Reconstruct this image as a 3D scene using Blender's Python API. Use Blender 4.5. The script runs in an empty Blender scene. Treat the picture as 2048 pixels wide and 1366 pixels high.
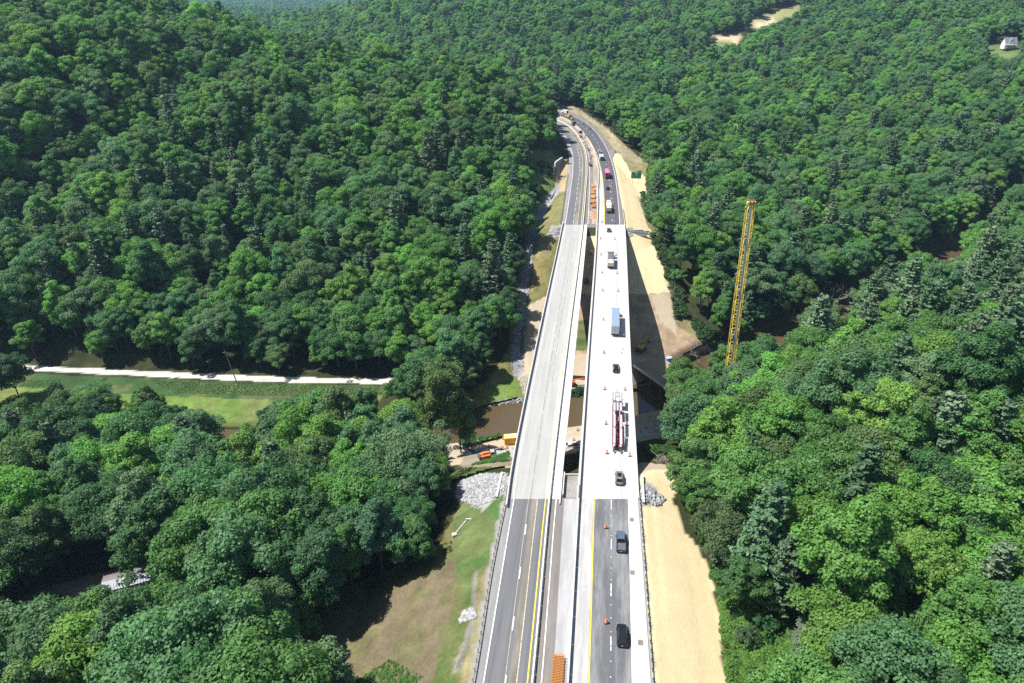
import bpy, math, random
import numpy as np
from mathutils import Vector, Matrix

random.seed(7)
RNG = np.random.default_rng(11)
SC = bpy.context.scene
COL = SC.collection
R = math.radians

# ------------------------------------------------------------------ camera, sky, sun, exposure
CAM_H, PITCH, FPX = 107.0, R(28.5), 1365.0
cam = bpy.data.cameras.new('camera')
cam.lens, cam.sensor_width = 24.0, 36.0
cam.clip_start, cam.clip_end = 1.0, 20000.0
cam_o = bpy.data.objects.new('camera', cam)
cam_o.location = (0, 0, CAM_H)
cam_o.rotation_euler = (R(90) - PITCH, 0, 0)
COL.objects.link(cam_o)
SC.camera = cam_o

SUN_DIR = Vector((math.cos(R(60)), -0.10 * math.cos(R(60)), -math.sin(R(60)))).normalized()   # the way the light travels
world = bpy.data.worlds.new('World')
SC.world = world
world.use_nodes = True
nt = world.node_tree
bg = nt.nodes['Background']
sky = nt.nodes.new('ShaderNodeTexSky')
sky.sky_type = 'NISHITA'
sky.sun_disc = False
sky.sun_elevation = R(60)
sky.sun_rotation = math.atan2(-SUN_DIR.x, -SUN_DIR.y)
sky.altitude = 700
nt.links.new(sky.outputs[0], bg.inputs[0])
bg.inputs[1].default_value = 0.068
sun = bpy.data.lights.new('sun', 'SUN')
sun.energy = 4.6
sun.angle = R(0.53)
sun.color = (1.0, 0.955, 0.89)
sun_o = bpy.data.objects.new('sun', sun)
sun_o.rotation_euler = SUN_DIR.to_track_quat('-Z', 'Y').to_euler()
sun_o.location = (-200, 0, 400)
COL.objects.link(sun_o)
SC.view_settings.view_transform = 'Standard'
SC.view_settings.look = 'None'
SC.view_settings.exposure = 0.95
SC.view_settings.gamma = 1
SC.view_settings.use_curve_mapping = False
SC.cycles.max_bounces = 6
SC.cycles.diffuse_bounces = 3
SC.cycles.glossy_bounces = 2
SC.cycles.transmission_bounces = 2
SC.cycles.transparent_max_bounces = 4
SC.cycles.volume_bounces = 0
SC.cycles.use_denoising = False

# ------------------------------------------------------------------ surveying: a sight line from the camera to a level
def P3(x, y, z=0.0):
    u, v = (x - 1024) / FPX, (y - 683) / FPX
    dy = math.cos(PITCH) - v * math.sin(PITCH)
    dz = -math.sin(PITCH) - v * math.cos(PITCH)
    t = (CAM_H - z) / (-dz)
    return (u * t, dy * t, z)

def proj(X, Y, Z):
    d = Y * math.cos(PITCH) + (CAM_H - Z) * math.sin(PITCH)
    d = np.maximum(d, 1.0)
    v = ((CAM_H - Z) * math.cos(PITCH) - Y * math.sin(PITCH)) / d
    return 1024 + FPX * X / d, 683 + FPX * v, d

def inpoly(px, py, poly):
    ins = np.zeros(np.shape(px), bool)
    n = len(poly)
    for i in range(n):
        x1, y1 = poly[i]; x2, y2 = poly[(i + 1) % n]
        if y1 == y2: continue
        c = ((y1 > py) != (y2 > py)) & (px < (x2 - x1) * (py - y1) / (y2 - y1) + x1)
        ins ^= c
    return ins

def pchip(pts):
    pts = sorted(pts)
    x = np.array([p[0] for p in pts], float); y = np.array([p[1] for p in pts], float)
    h = np.diff(x); d = np.diff(y) / h
    m = np.zeros_like(y); m[0] = d[0]; m[-1] = d[-1]
    for i in range(1, len(x) - 1):
        m[i] = 0.5 * (d[i - 1] + d[i])
    def f(q):
        q = np.asarray(q, float)
        i = np.clip(np.searchsorted(x, q) - 1, 0, len(h) - 1)
        t = (q - x[i]) / h[i]
        tc = np.clip(t, 0, 1)
        v = (2*tc**3 - 3*tc**2 + 1) * y[i] + (tc**3 - 2*tc**2 + tc) * h[i] * m[i] + (-2*tc**3 + 3*tc**2) * y[i+1] + (tc**3 - tc**2) * h[i] * m[i+1]
        v = np.where(t < 0, y[0] + m[0] * (q - x[0]), v)
        return np.where(t > 1, y[-1] + m[-1] * (q - x[-1]), v)
    return f

# alignment of every lengthwise feature: (Y, X) in metres
GUARD_L = pchip([(0, -17), (74.7, -6.5), (100.7, -3.9), (120.6, -1.3), (315.9, 23.6), (374.5, 30.0), (417.7, 34.6), (463.5, 37.8), (502, 37.0), (532.6, 34.3), (561, 27.5), (582, 16), (600, -5), (612, -45)])
WHITE_L = pchip([(0, -13.9), (74.7, -4.9), (120.6, 0.4), (178.8, 7.4), (315.9, 25.6), (374.5, 32.6), (417.7, 37.3), (463.5, 40.4), (502, 39.8), (532.6, 37.1), (562, 30.5), (585, 18), (603, -3), (615, -40)])
YEL_L = pchip([(0, -6.5), (74.7, 2.6), (120.6, 7.7), (178.8, 15.1), (314.1, 33.1), (374.5, 40.3), (417.7, 45.2), (463.5, 48.6), (502, 48.2), (532.6, 46), (562, 40.6), (585, 29), (606, 7), (620, -30)])
YEL_R = pchip([(0, 2.9), (74.7, 13.1), (120.6, 18.9), (178.8, 26.5), (314.1, 44.3), (374.5, 51.0), (417.7, 54.6), (463.5, 56.2), (502, 55.4), (532.6, 53.2), (561.7, 48.8), (582.7, 43), (600, 34), (618, 14), (632, -22)])
WHITE_R = pchip([(0, 10.3), (74.7, 20.6), (120.6, 26.8), (178.8, 34.0), (315.9, 51.9), (374.5, 58.4), (417.7, 62.3), (463.5, 64.6), (502, 64.5), (532.6, 63.1), (561.7, 59.5), (582.7, 54.5), (593.7, 50.8), (605.1, 45.0), (625, 22), (642, -18)])
GUARD_R = lambda y: WHITE_R(y) + np.interp(y, [0, 74.7, 118, 128, 316, 372, 445, 466, 502, 560, 605, 642], [2.9, 2.9, 2.0, 2.0, 2.0, 0.9, 0.9, 5.0, 3.6, 4.2, 7, 10])
BAR_L = lambda y: YEL_L(y) + 0.95
EDGE_LR = pchip([(0, -4.5), (120, 10.9), (128.6, 11.9), (178.8, 18.5), (314.1, 35.9), (320, 36.6)])
WHITE_2 = lambda y: YEL_L(y) + np.interp(y, [0, 120, 316, 420, 642], [2.35, 2.45, 3.2, 2.4, 2.2])
PAR_L = pchip([(0, -14.5), (118, -1.2), (128.6, -0.3), (178.8, 6.0), (314.1, 24.3), (330, 26.3)])
BAR_R = lambda y: YEL_R(y) - np.interp(y, [0, 120, 315, 374, 418, 464, 642], [3.5, 3.55, 3.5, 3.2, 1.7, 0.9, 0.8])
Y0B, Y1B = 121.0, 314.5          # concrete joints
YA0, YA1 = 129.5, 311.0          # abutment faces
def heading(y):
    return -math.atan(float(YEL_R(y + 3) - YEL_R(y - 3)) / 6.0)

# ------------------------------------------------------------------ materials
MATS = {}
def mk(name, col, rough=0.8, var=0.0, scale=3.0, bump=0.0, metal=0.0, spec=0.3, stretch=(1, 1, 1), detail=5, col2=None, emit=0):
    if name in MATS: return MATS[name]
    m = bpy.data.materials.new(name); m.use_nodes = True
    t = m.node_tree; b = t.nodes['Principled BSDF']
    b.inputs['Roughness'].default_value = rough
    b.inputs['Metallic'].default_value = metal
    b.inputs['Specular IOR Level'].default_value = spec
    b.inputs['Base Color'].default_value = (*col, 1)
    if var > 0 or col2:
        tc = t.nodes.new('ShaderNodeTexCoord'); mp = t.nodes.new('ShaderNodeMapping'); mp.inputs['Scale'].default_value = stretch
        n = t.nodes.new('ShaderNodeTexNoise'); n.inputs['Scale'].default_value = scale; n.inputs['Detail'].default_value = detail
        r = t.nodes.new('ShaderNodeValToRGB')
        r.color_ramp.elements[0].position = 0.32; r.color_ramp.elements[1].position = 0.68
        c2 = col2 or tuple(min(1, c * (1 + var)) for c in col)
        c1 = tuple(c * (1 - var) for c in col)
        r.color_ramp.elements[0].color = (*c1, 1); r.color_ramp.elements[1].color = (*c2, 1)
        t.links.new(tc.outputs['Object'], mp.inputs[0]); t.links.new(mp.outputs[0], n.inputs['Vector'])
        t.links.new(n.outputs['Fac'], r.inputs[0]); t.links.new(r.outputs[0], b.inputs['Base Color'])
        if bump:
            bp = t.nodes.new('ShaderNodeBump'); bp.inputs['Strength'].default_value = bump; bp.inputs['Distance'].default_value = 0.05
            t.links.new(n.outputs['Fac'], bp.inputs['Height']); t.links.new(bp.outputs[0], b.inputs['Normal'])
    MATS[name] = m
    return m

def pavement(name, base, dust, dust_amt, streak=0.35, joints=None, seam=0.0):
    """road surface: fine grain, long wheel streaks, pale dust"""
    m = bpy.data.materials.new(name); m.use_nodes = True
    t = m.node_tree; b = t.nodes['Principled BSDF']; L = t.links.new
    b.inputs['Roughness'].default_value = 0.85; b.inputs['Specular IOR Level'].default_value = 0.25
    tc = t.nodes.new('ShaderNodeTexCoord')
    rot = t.nodes.new('ShaderNodeMapping'); rot.inputs['Rotation'].default_value = (0, 0, R(7.4)); L(tc.outputs['Object'], rot.inputs[0])
    def noise(sc, stretch, det=6, rough=0.6):
        mp = t.nodes.new('ShaderNodeMapping'); mp.inputs['Scale'].default_value = stretch
        n = t.nodes.new('ShaderNodeTexNoise'); n.inputs['Scale'].default_value = sc; n.inputs['Detail'].default_value = det; n.inputs['Roughness'].default_value = rough
        L(rot.outputs[0], mp.inputs[0]); L(mp.outputs[0], n.inputs['Vector']); return n.outputs['Fac']
    def mix(f, a, c, typ='MIX'):
        x = t.nodes.new('ShaderNodeMix'); x.data_type = 'RGBA'; x.blend_type = typ
        if hasattr(f, 'links'): L(f, x.inputs[0])
        else: x.inputs[0].default_value = f
        for v, s in ((a, x.inputs[6]), (c, x.inputs[7])):
            if hasattr(v, 'links'): L(v, s)
            else: s.default_value = (*v, 1)
        return x.outputs[2]
    def rng(v, a, c, lo, hi):
        x = t.nodes.new('ShaderNodeMapRange'); x.inputs[1].default_value = a; x.inputs[2].default_value = c
        x.inputs[3].default_value = lo; x.inputs[4].default_value = hi; L(v, x.inputs[0]); return x.outputs[0]
    c = mix(rng(noise(9, (1, 1, 1)), .3, .7, 0, 1), tuple(v * .86 for v in base), tuple(v * 1.14 for v in base))
    c = mix(rng(noise(1.1, (1, .02, 1), 3), .35, .65, 0, streak), c, tuple(v * .55 for v in base))
    if dust_amt:
        c = mix(rng(noise(0.35, (1, .12, 1), 8, .7), .45, .75, 0, dust_amt), c, dust)
        c = mix(rng(noise(2.2, (1, .25, 1), 8, .75), .55, .8, 0, dust_amt * .8), c, dust)
    if joints:
        br = t.nodes.new('ShaderNodeTexBrick'); br.offset = 0
        mp = t.nodes.new('ShaderNodeMapping'); mp.inputs['Scale'].default_value = (1, 1, 1)
        L(rot.outputs[0], br.inputs['Vector']); br.inputs['Scale'].default_value = 1
        br.inputs['Brick Width'].default_value = joints[0]; br.inputs['Row Height'].default_value = joints[1]
        br.inputs['Mortar Size'].default_value = joints[2]; br.inputs['Mortar Smooth'].default_value = .5
        br.inputs['Color1'].default_value = (0, 0, 0, 1); br.inputs['Color2'].default_value = (0, 0, 0, 1); br.inputs['Mortar'].default_value = (1, 1, 1, 1)
        f = t.nodes.new('ShaderNodeMath'); f.operation = 'MULTIPLY'; f.inputs[1].default_value = joints[3]
        L(br.outputs['Color'], f.inputs[0])
        c = mix(f.outputs[0], c, tuple(v * .35 for v in base))
    L(c, b.inputs['Base Color'])
    MATS[name] = m
    return m

M_ASPH = pavement('worn_asphalt', (.135, .140, .152), (.2, .19, .17), .35, .5)
M_ASPH2 = pavement('dusty_asphalt', (.110, .114, .124), (.40, .40, .39), .6, .25)
M_ASPH3 = pavement('new_asphalt', (.085, .089, .102), (.16, .16, .16), .25, .3)
M_OLD = pavement('old_pavement', (.17, .155, .145), (.30, .28, .26), .5, .3)
M_SHOULD = pavement('shoulder_pavement', (.22, .22, .22), (.4, .39, .36), .6, .25)
M_SEAM = pavement('scraped_seam', (.17, .155, .135), (.34, .30, .24), .9, .5)
M_CONC_OLD = pavement('weathered_deck_concrete', (.345, .345, .33), (.43, .42, .40), .6, .3, (3.7, 7.2, .05, .35))
M_CONC_NEW = pavement('new_deck_concrete', (.44, .435, .42), (.54, .535, .52), .5, .14, (99, 14.5, .06, .45))
M_CONC_SH = pavement('dusty_concrete_shoulder', (.36, .355, .345), (.62, .61, .6), .9, .25)
M_FARMED = pavement('dirty_median', (.27, .22, .17), (.5, .45, .38), .8, .25)
M_GRAVEL = pavement('median_gravel', (.30, .30, .305), (.5, .5, .5), .7, .1)
M_CONC = mk('barrier_concrete', (.52, .51, .48), .85, .12, 1.2)
M_CONCD = mk('pier_concrete', (.38, .37, .34), .9, .15, .6)
M_TAPE = mk('white_paint', (.72, .72, .70), .6, .15, 1.5)
M_WORN = mk('worn_beige_line', (.42, .36, .27), .8, .35, 2.0)
M_YEL = mk('yellow_paint', (.72, .56, .06), .6, .15, 1.5)
M_YELF = mk('faded_yellow_paint', (.72, .68, .36), .7, .2, .8)
M_STEEL = mk('galvanised_steel', (.42, .43, .44), .45, .15, 2, metal=.6)
M_DKSTEEL = mk('dark_steel', (.05, .05, .055), .6, .2, 2)
M_RUST = mk('rusted_steel', (.30, .13, .05), .85, .3, 3)
M_REBAR = mk('orange_rebar', (.52, .23, .07), .7, .25, 4)
M_ORANGE = mk('drum_orange', (.80, .16, .03), .5, .08, 4)
M_WHITE = mk('reflective_white', (.78, .78, .76), .45, .04, 4)
M_RUBBER = mk('black_rubber', (.02, .02, .02), .85, .2, 4)
M_TYRE = mk('tyre_rubber', (.018, .018, .019), .9, .2, 5)
M_RIM = mk('wheel_metal', (.45, .45, .46), .35, .1, 3, metal=.7)
M_GLASS = mk('tinted_glass', (.012, .016, .02), .08, 0, spec=.6)
M_RED = mk('red_lens', (.5, .01, .01), .25, .05, 9)
M_LAMP = mk('clear_lens', (.6, .6, .58), .2, .05, 9)
M_CYEL = mk('crane_yellow', (.85, .62, .10), .45, .1, 1.5)
M_MYEL = mk('machine_yellow', (.50, .31, .04), .5, .2, 2)
M_LORANGE = mk('lift_orange', (.72, .17, .04), .5, .15, 2)
M_CREAM = mk('lift_boom_cream', (.66, .58, .36), .6, .15, 2)
M_WOOD = mk('grey_timber', (.2, .16, .12), .9, .3, 2)
M_BARK = mk('bark', (.11, .09, .07), .95, .3, 2.5, stretch=(1, 1, .3))
M_DEAD = mk('bleached_wood', (.30, .28, .25), .9, .25, 2.5)
M_FABRIC = mk('black_silt_fabric', (.015, .015, .015), .95, .3, 2)
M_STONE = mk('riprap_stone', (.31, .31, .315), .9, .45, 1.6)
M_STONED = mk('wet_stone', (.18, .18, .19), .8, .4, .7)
M_GREEN_SIGN = mk('sign_green', (.01, .24, .15), .5, .06, 2)

# ------------------------------------------------------------------ mesh helpers
class MB:
    def __init__(s): s.v = []; s.f = []
    def add(s, v, f):
        o = len(s.v); s.v += [tuple(p) for p in v]; s.f += [tuple(i + o for i in q) for q in f]
    def box(s, c, d, rz=0, top=(1, 1), shift=(0, 0)):
        x, y, z = d[0] / 2, d[1] / 2, d[2] / 2
        ca, sa = math.cos(rz), math.sin(rz); vs = []
        for sz, (kx, ky), (ox, oy) in ((-z, (1, 1), (0, 0)), (z, top, shift)):
            for sx, sy in ((-x, -y), (x, -y), (x, y), (-x, y)):
                a, b = sx * kx + ox, sy * ky + oy
                vs.append((c[0] + a * ca - b * sa, c[1] + a * sa + b * ca, c[2] + sz))
        s.add(vs, [(3, 2, 1, 0), (4, 5, 6, 7), (0, 1, 5, 4), (1, 2, 6, 5), (2, 3, 7, 6), (3, 0, 4, 7)])
    def tube(s, a, b, r0, r1=None, n=6, cap=True):
        a, b = Vector(a), Vector(b); r1 = r0 if r1 is None else r1
        d = (b - a)
        if d.length < 1e-6: return
        q = d.to_track_quat('Z', 'Y'); vs = []
        for p, r in ((a, r0), (b, r1)):
            for i in range(n):
                t = 2 * math.pi * i / n
                vs.append(p + q @ Vector((r * math.cos(t), r * math.sin(t), 0)))
        fs = [(i, (i + 1) % n, n + (i + 1) % n, n + i) for i in range(n)]
        if cap: fs += [tuple(range(n - 1, -1, -1)), tuple(range(n, 2 * n))]
        s.add(vs, fs)
    def lathe(s, prof, n=12, c=(0, 0, 0)):
        vs = []; fs = []
        for r, z in prof:
            for i in range(n):
                t = 2 * math.pi * i / n; vs.append((c[0] + r * math.cos(t), c[1] + r * math.sin(t), c[2] + z))
        for k in range(len(prof) - 1):
            for i in range(n):
                fs.append((k*n+i, k*n+(i+1) % n, (k+1)*n+(i+1) % n, (k+1)*n+i))
        fs += [tuple(range(n - 1, -1, -1)), tuple(range((len(prof)-1)*n, len(prof)*n))]
        s.add(vs, fs)
    def loft(s, rings):
        n = len(rings[0]); o = len(s.v); vs = [p for r in rings for p in r]; fs = []
        for k in range(len(rings) - 1):
            for i in range(n):
                fs.append((k*n+i, k*n+(i+1) % n, (k+1)*n+(i+1) % n, (k+1)*n+i))
        fs += [tuple(range(n - 1, -1, -1)), tuple(range((len(rings)-1)*n, len(rings)*n))]
        s.add(vs, fs)
    def quad(s, a, b, c, d): s.add([a, b, c, d], [(0, 1, 2, 3)])
    def mesh(s, name, m):
        me = bpy.data.meshes.new(name); me.from_pydata(s.v, [], s.f); me.materials.append(m); me.update(); return me
    def build(s, name, m, parent=None, loc=None, rz=None, bevel=0):
        o = link(name, s.mesh(name, m), parent, loc, rz)
        if bevel:
            b = o.modifiers.new('bevel', 'BEVEL'); b.width = bevel; b.segments = 2; b.limit_method = 'ANGLE'; b.angle_limit = R(35)
        return o

def link(name, me, parent=None, loc=None, rz=None):
    o = bpy.data.objects.new(name, me); COL.objects.link(o)
    if parent: o.parent = parent
    if loc is not None: o.location = loc
    if rz is not None: o.rotation_euler = (0, 0, rz)
    return o
def tag(o, label=None, cat=None, group=None, kind=None):
    if label: o['label'] = label
    if cat: o['category'] = cat
    if group: o['group'] = group
    if kind: o['kind'] = kind
    return o
def thing(name, label, cat, loc=(0, 0, 0), rz=0, group=None):
    return tag(link(name, None, None, loc, rz), label, cat, group)
def dup(root, loc, rz, label, group=None, scale=None):
    r = root.copy(); COL.objects.link(r); r.location = loc; r.rotation_euler = (0, 0, rz)
    if scale: r.scale = (scale,) * 3 if not hasattr(scale, '__len__') else scale
    r['label'] = label
    if group: r['group'] = group
    for ch in list(root.children):
        c = ch.copy(); COL.objects.link(c); c.parent = r
        for g in ch.children:
            d = g.copy(); COL.objects.link(d); d.parent = c
    return r

def np_mesh(name, v, q, m):
    """fast mesh of quads or triangles from arrays"""
    me = bpy.data.meshes.new(name); k = q.shape[1]
    me.vertices.add(len(v)); me.vertices.foreach_set('co', v.astype(np.float32).ravel())
    me.loops.add(q.size); me.loops.foreach_set('vertex_index', q.astype(np.int32).ravel())
    me.polygons.add(len(q)); me.polygons.foreach_set('loop_start', np.arange(0, q.size, k, dtype=np.int32))
    me.polygons.foreach_set('loop_total', np.full(len(q), k, np.int32))
    me.update(calc_edges=True); me.materials.append(m)
    return me

# ------------------------------------------------------------------ value noise in numpy (for the terrain)
_G = RNG.random((257, 257)); _G[-1] = _G[0]; _G[:, -1] = _G[:, 0]
def vnoise(x, y, s):
    x = np.asarray(x) / s + 1000.3; y = np.asarray(y) / s + 1000.7
    i = np.floor(x).astype(int); j = np.floor(y).astype(int); fx = x - i; fy = y - j
    fx = fx*fx*(3-2*fx); fy = fy*fy*(3-2*fy); i %= 256; j %= 256
    return (_G[i, j]*(1-fx)+_G[i+1, j]*fx)*(1-fy)+(_G[i, j+1]*(1-fx)+_G[i+1, j+1]*fx)*fy
def fbm(x, y, s, o=4):
    a = 0; w = 1; t = 0
    for _ in range(o): a = a + w * vnoise(x, y, s); t += w; w *= .5; s *= .5
    return a / t

# ------------------------------------------------------------------ terrain
CP = [  # natural ground: X, Y, Z
 # valley floor along the river
 (-260, 160, -33), (-180, 190, -33), (-120, 215, -31.5), (-60, 205, -32), (-133, 235, -29), (-60, 228, -30), (-200, 232, -29), (-10, 215, -32), (10, 225, -31), (-100, 180, -32), (-60, 165, -31),
 (0, 182, -31), (25, 186, -31.5), (50, 192, -31), (60, 225, -30), (40, 238, -28.5), (60, 240, -28), (75, 245, -28), (88, 262, -27), (120, 280, -26), (160, 310, -26), (230, 385, -26), (270, 340, -22), (300, 420, -20),
 # near left: field and the low ground by the trailer home
 (-30, 90, -14), (-45, 105, -15), (-25, 120, -15), (-35, 70, -14), (-20, 60, -10), (-60, 90, -19), (-96, 123, -27), (-75, 140, -28), (-110, 90, -26), (-60, 60, -17), (-150, 120, -28), (-30, 145, -23), (-15, 160, -28), (-140, 60, -24), (-60, 20, -14), (-150, 0, -20),
 # left hill
 (-230, 260, -12), (-290, 300, 18), (-260, 400, 64), (-340, 420, 80), (-330, 240, -8), (-150, 262, -16), (-170, 330, 16), (-140, 400, 40), (-100, 270, -20), (-90, 340, 3), (-100, 420, 30), (-130, 500, 40), (-190, 580, 48), (-88, 545, 34),
 (-40, 262, -22), (-30, 320, -6), (-35, 380, 14), (-8, 450, 30), (-20, 410, 22), (12, 400, 8), (-5, 350, 0), (20, 460, 12), (-30, 520, 32), (10, 560, 16), (-280, 520, 80), (-200, 470, 60), (-60, 480, 33), (-240, 640, 50), (-160, 660, 30),
 (3.5, 240, -27), (3.5, 272, -20), (9.6, 306, -10), (18, 340, -6.5), (25, 372, -4), (-10, 280, -20), (16, 420, 5),
 # under the far end of the bridges
 (20, 262, -24), (45, 262, -22), (30, 285, -13), (60, 275, -16), (80, 280, -17), (64, 298, -7), (80, 310, -9), (100, 330, -14), (72, 350, -6),
 # right, beyond the river
 (110, 300, -20), (140, 360, -16), (90, 400, -6), (120, 450, -6), (200, 450, -14), (180, 560, -9), (90, 520, 0), (70, 620, 2), (300, 560, 4), (420, 620, 28), (472, 708, 42), (560, 760, 58), (400, 800, 36),
 (280, 760, 12), (150, 720, 4), (40, 700, 4), (0, 780, 10), (-60, 700, 4), (60, 850, 22), (60, 950, 44), (250, 900, 30), (395, 960, 51), (330, 900, 36), (480, 1000, 66), (560, 900, 60), (200, 1030, 62), (60, 1150, 100), (300, 1250, 104), (600, 1250, 110),
 (-150, 900, 20), (-200, 1050, 34), (-300, 1080, 12), (-120, 1250, 74), (-420, 1000, 16), (-250, 760, 22), (-400, 700, 60), (-450, 1400, 0), (-620, 1800, -20), (-300, 1500, 20), (-900, 1500, 30), (0, 1800, 60),
 # near right hill
 (45, 20, -9), (40, 60, -8), (36, 80, -8), (36, 110, -8), (40, 135, -12), (52, 95, -4), (60, 60, -6), (75, 110, 0), (110, 130, 4), (95, 160, -5), (60, 150, -13), (50, 170, -24), (62, 185, -25), (75, 208, -27), (140, 180, -8), (180, 230, -15), (200, 150, 4), (160, 100, 8), (100, 60, 2), (120, 20, 4), (240, 250, -14), (240, 200, -4), (260, 100, 12), (100, 222, -28), (38, 150, -20),
 (420, 300, 20), (420, 460, 10), (600, 500, 50), (700, 300, 60), (400, 150, 30), (-420, 160, -10), (-500, 300, 60), (-600, 500, 110), (-300, 60, -28), (-300, -60, -20), (300, -60, 20), (0, -60, -10),
]
CPA = np.array(CP, float)
def _fit():
    x = CPA[:, :2]; d = np.sqrt(((x[:, None] - x[None]) ** 2).sum(2) + 15**2)
    n = len(x); A = np.zeros((n+3, n+3)); A[:n, :n] = d; A[:n, n] = 1; A[:n, n+1:] = x / 500; A[n, :n] = 1; A[n+1:, :n] = (x / 500).T
    A[:n, :n] -= np.eye(n) * 1.5
    return np.linalg.solve(A, np.r_[CPA[:, 2], 0, 0, 0])
_W = _fit()
def natural(X, Y):
    X = np.asarray(X, float); Y = np.asarray(Y, float); sh = X.shape; X = X.ravel(); Y = Y.ravel()
    Z = np.zeros_like(X); n = len(CPA)
    for a in range(0, len(X), 20000):
        q = np.stack([X[a:a+20000], Y[a:a+20000]], 1)
        d = np.sqrt(((q[:, None] - CPA[None, :, :2]) ** 2).sum(2) + 225)
        Z[a:a+20000] = d @ _W[:n] + _W[n] + (q / 500) @ _W[n+1:]
    r = np.hypot(X, Y)
    far = np.clip((Y - 1700) / 1500, 0, 1); far = far*far*(3-2*far)
    Z = Z * (1 - far) + far * (-55 + 70 * (fbm(X, Y, 900, 3) - .35) * np.clip(Y / 4000, .4, 2) * np.clip(np.abs(X + 1250 * Y / 4000) / 600, .2, 1))
    w = np.clip((r - 250) / 300, 0, 1)
    Z = Z + w * (fbm(X, Y, 120, 3) - .5) * 22 * np.clip(r / 900, .35, 1.4)
    Z = Z + (fbm(X, Y, 14, 3) - .5) * 0.9
    return np.clip(Z, -60, 320).reshape(sh)

RIVER = [P3(*p, -34)[:2] for p in [(-900, 900), (-300, 905), (200, 900), (560, 892), (800, 872), (930, 853), (1000, 842), (1080, 833), (1160, 823), (1290, 797), (1400, 752), (1540, 682), (1690, 627), (1800, 575), (1910, 508), (1990, 455), (2140, 400), (2300, 370)]]
RIVER = [(-700, 120)] + RIVER
VROAD = [P3(*p, -31)[:2] for p in [(780, 960), (870, 918), (940, 900), (1020, 886), (1150, 868), (1290, 848), (1350, 838), (1460, 815)]]
CHAN = [P3(1116, 384, -4)[:2], P3(1088, 418, -6)[:2], P3(1064, 480, -9)[:2], P3(1052, 540, -14)[:2], P3(1041, 620, -21)[:2], P3(1032, 690, -27)[:2], P3(1036, 742, -30)[:2]]
TRACK = [P3(*p, -29.5)[:2] for p in [(-300, 720), (60, 736), (180, 741), (400, 752), (560, 759), (790, 762), (850, 775), (905, 800)]]
GULLY = [P3(-40, 520, -10)[:2], P3(60, 450, 2)[:2], P3(140, 370, 14)[:2], P3(230, 300, 26)[:2], P3(330, 240, 36)[:2], P3(430, 200, 40)[:2]]
GULLY2 = [P3(1560, 330, -6)[:2], P3(1660, 260, 2)[:2], P3(1740, 190, 8)[:2], P3(1790, 120, 20)[:2]]
def dist_line(X, Y, pts):
    d = np.full(np.shape(X), 1e9)
    for (x1, y1), (x2, y2) in zip(pts[:-1], pts[1:]):
        L2 = (x2-x1)**2+(y2-y1)**2
        t = np.clip(((X-x1)*(x2-x1)+(Y-y1)*(y2-y1))/L2, 0, 1)
        d = np.minimum(d, np.hypot(X-(x1+t*(x2-x1)), Y-(y1+t*(y2-y1))))
    return d
def sstep(a, b, x):
    t = np.clip((x-a)/(b-a), 0, 1); return t*t*(3-2*t)

def ground(X, Y):
    X = np.asarray(X, float); Y = np.asarray(Y, float)
    Z = natural(X, Y)
    for gl, dp, wd in ((GULLY, 20, 24), (GULLY2, 14, 22)):
        d = dist_line(X, Y, gl); Z = Z - dp * np.exp(-(d / wd)**2)
    # highway fill and cut
    yc = np.clip(Y, -50, 615)
    xl = GUARD_L(yc) - 1.0; xr = GUARD_R(yc) + 1.2
    dx = np.maximum(np.maximum(xl - X, X - xr), 0)
    dy = np.maximum(Y - 640, 0)
    gap = np.where((Y > YA0) & (Y < YA1), np.minimum(Y - YA0, YA1 - Y), 0)
    dd = np.sqrt(dx**2 + (gap * 1.0)**2 + dy**2)
    sl = np.where(X > xr, 0.42, 0.5)
    fill = -0.16 - sl * np.where(gap > 0, np.sqrt(dx**2 + (gap*1.15)**2), dd)
    cut = -0.16 + 0.75 * np.maximum(dd - 3.5, 0)
    Z = np.minimum(np.maximum(Z, fill), np.where((gap > 0) | (Y < 0), 1e3, cut))
    # gravel channel left of the bridges
    d = dist_line(X, Y, CHAN); Z = Z - 1.0 * (1 - sstep(1.5, 4.5, d))
    # valley road and track made level
    d = dist_line(X, Y, VROAD); w = 1 - sstep(5, 12, d); Z = Z*(1-w) + w*(-31.0)
    d = dist_line(X, Y, TRACK); w = 1 - sstep(3, 9, d); Z = Z*(1-w) + w*(-29.6)
    # river bed and banks
    d = dist_line(X, Y, RIVER); w = 1 - sstep(6.5, 13, d); Z = np.where(Z < 10, Z*(1-w) + w*(-37.0), Z)
    return Z
def gz(x, y): return float(ground(np.array([float(x)]), np.array([float(y)]))[0])
def drop(px, py, z0=0.0, n=12):
    """point of the ground on the sight line"""
    z = z0
    for _ in range(n):
        x, y, _z = P3(px, py, z); z = 0.5 * z + 0.5 * gz(x, y)
    x, y, _z = P3(px, py, z)
    return (x, y, gz(x, y))

def axis(lo, a, b, hi, st, grow):
    v = list(np.arange(a, b, st)); s = st; x = b
    while x < hi: v.append(x); s *= grow; s = min(s, 90); x += s
    s = st; x = a - st; w = []
    while x > lo: w.append(x); s *= grow; s = min(s, 90); x -= s
    return np.array(w[::-1] + v)
AX = axis(-4200, -112, 112, 3200, 0.85, 1.045)
AY = axis(-300, 62, 335, 7500, 0.85, 1.030)
GX, GY = np.meshgrid(AX, AY)
GZ = ground(GX, GY)
PX, PY, PD = proj(GX, GY, GZ)

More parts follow.
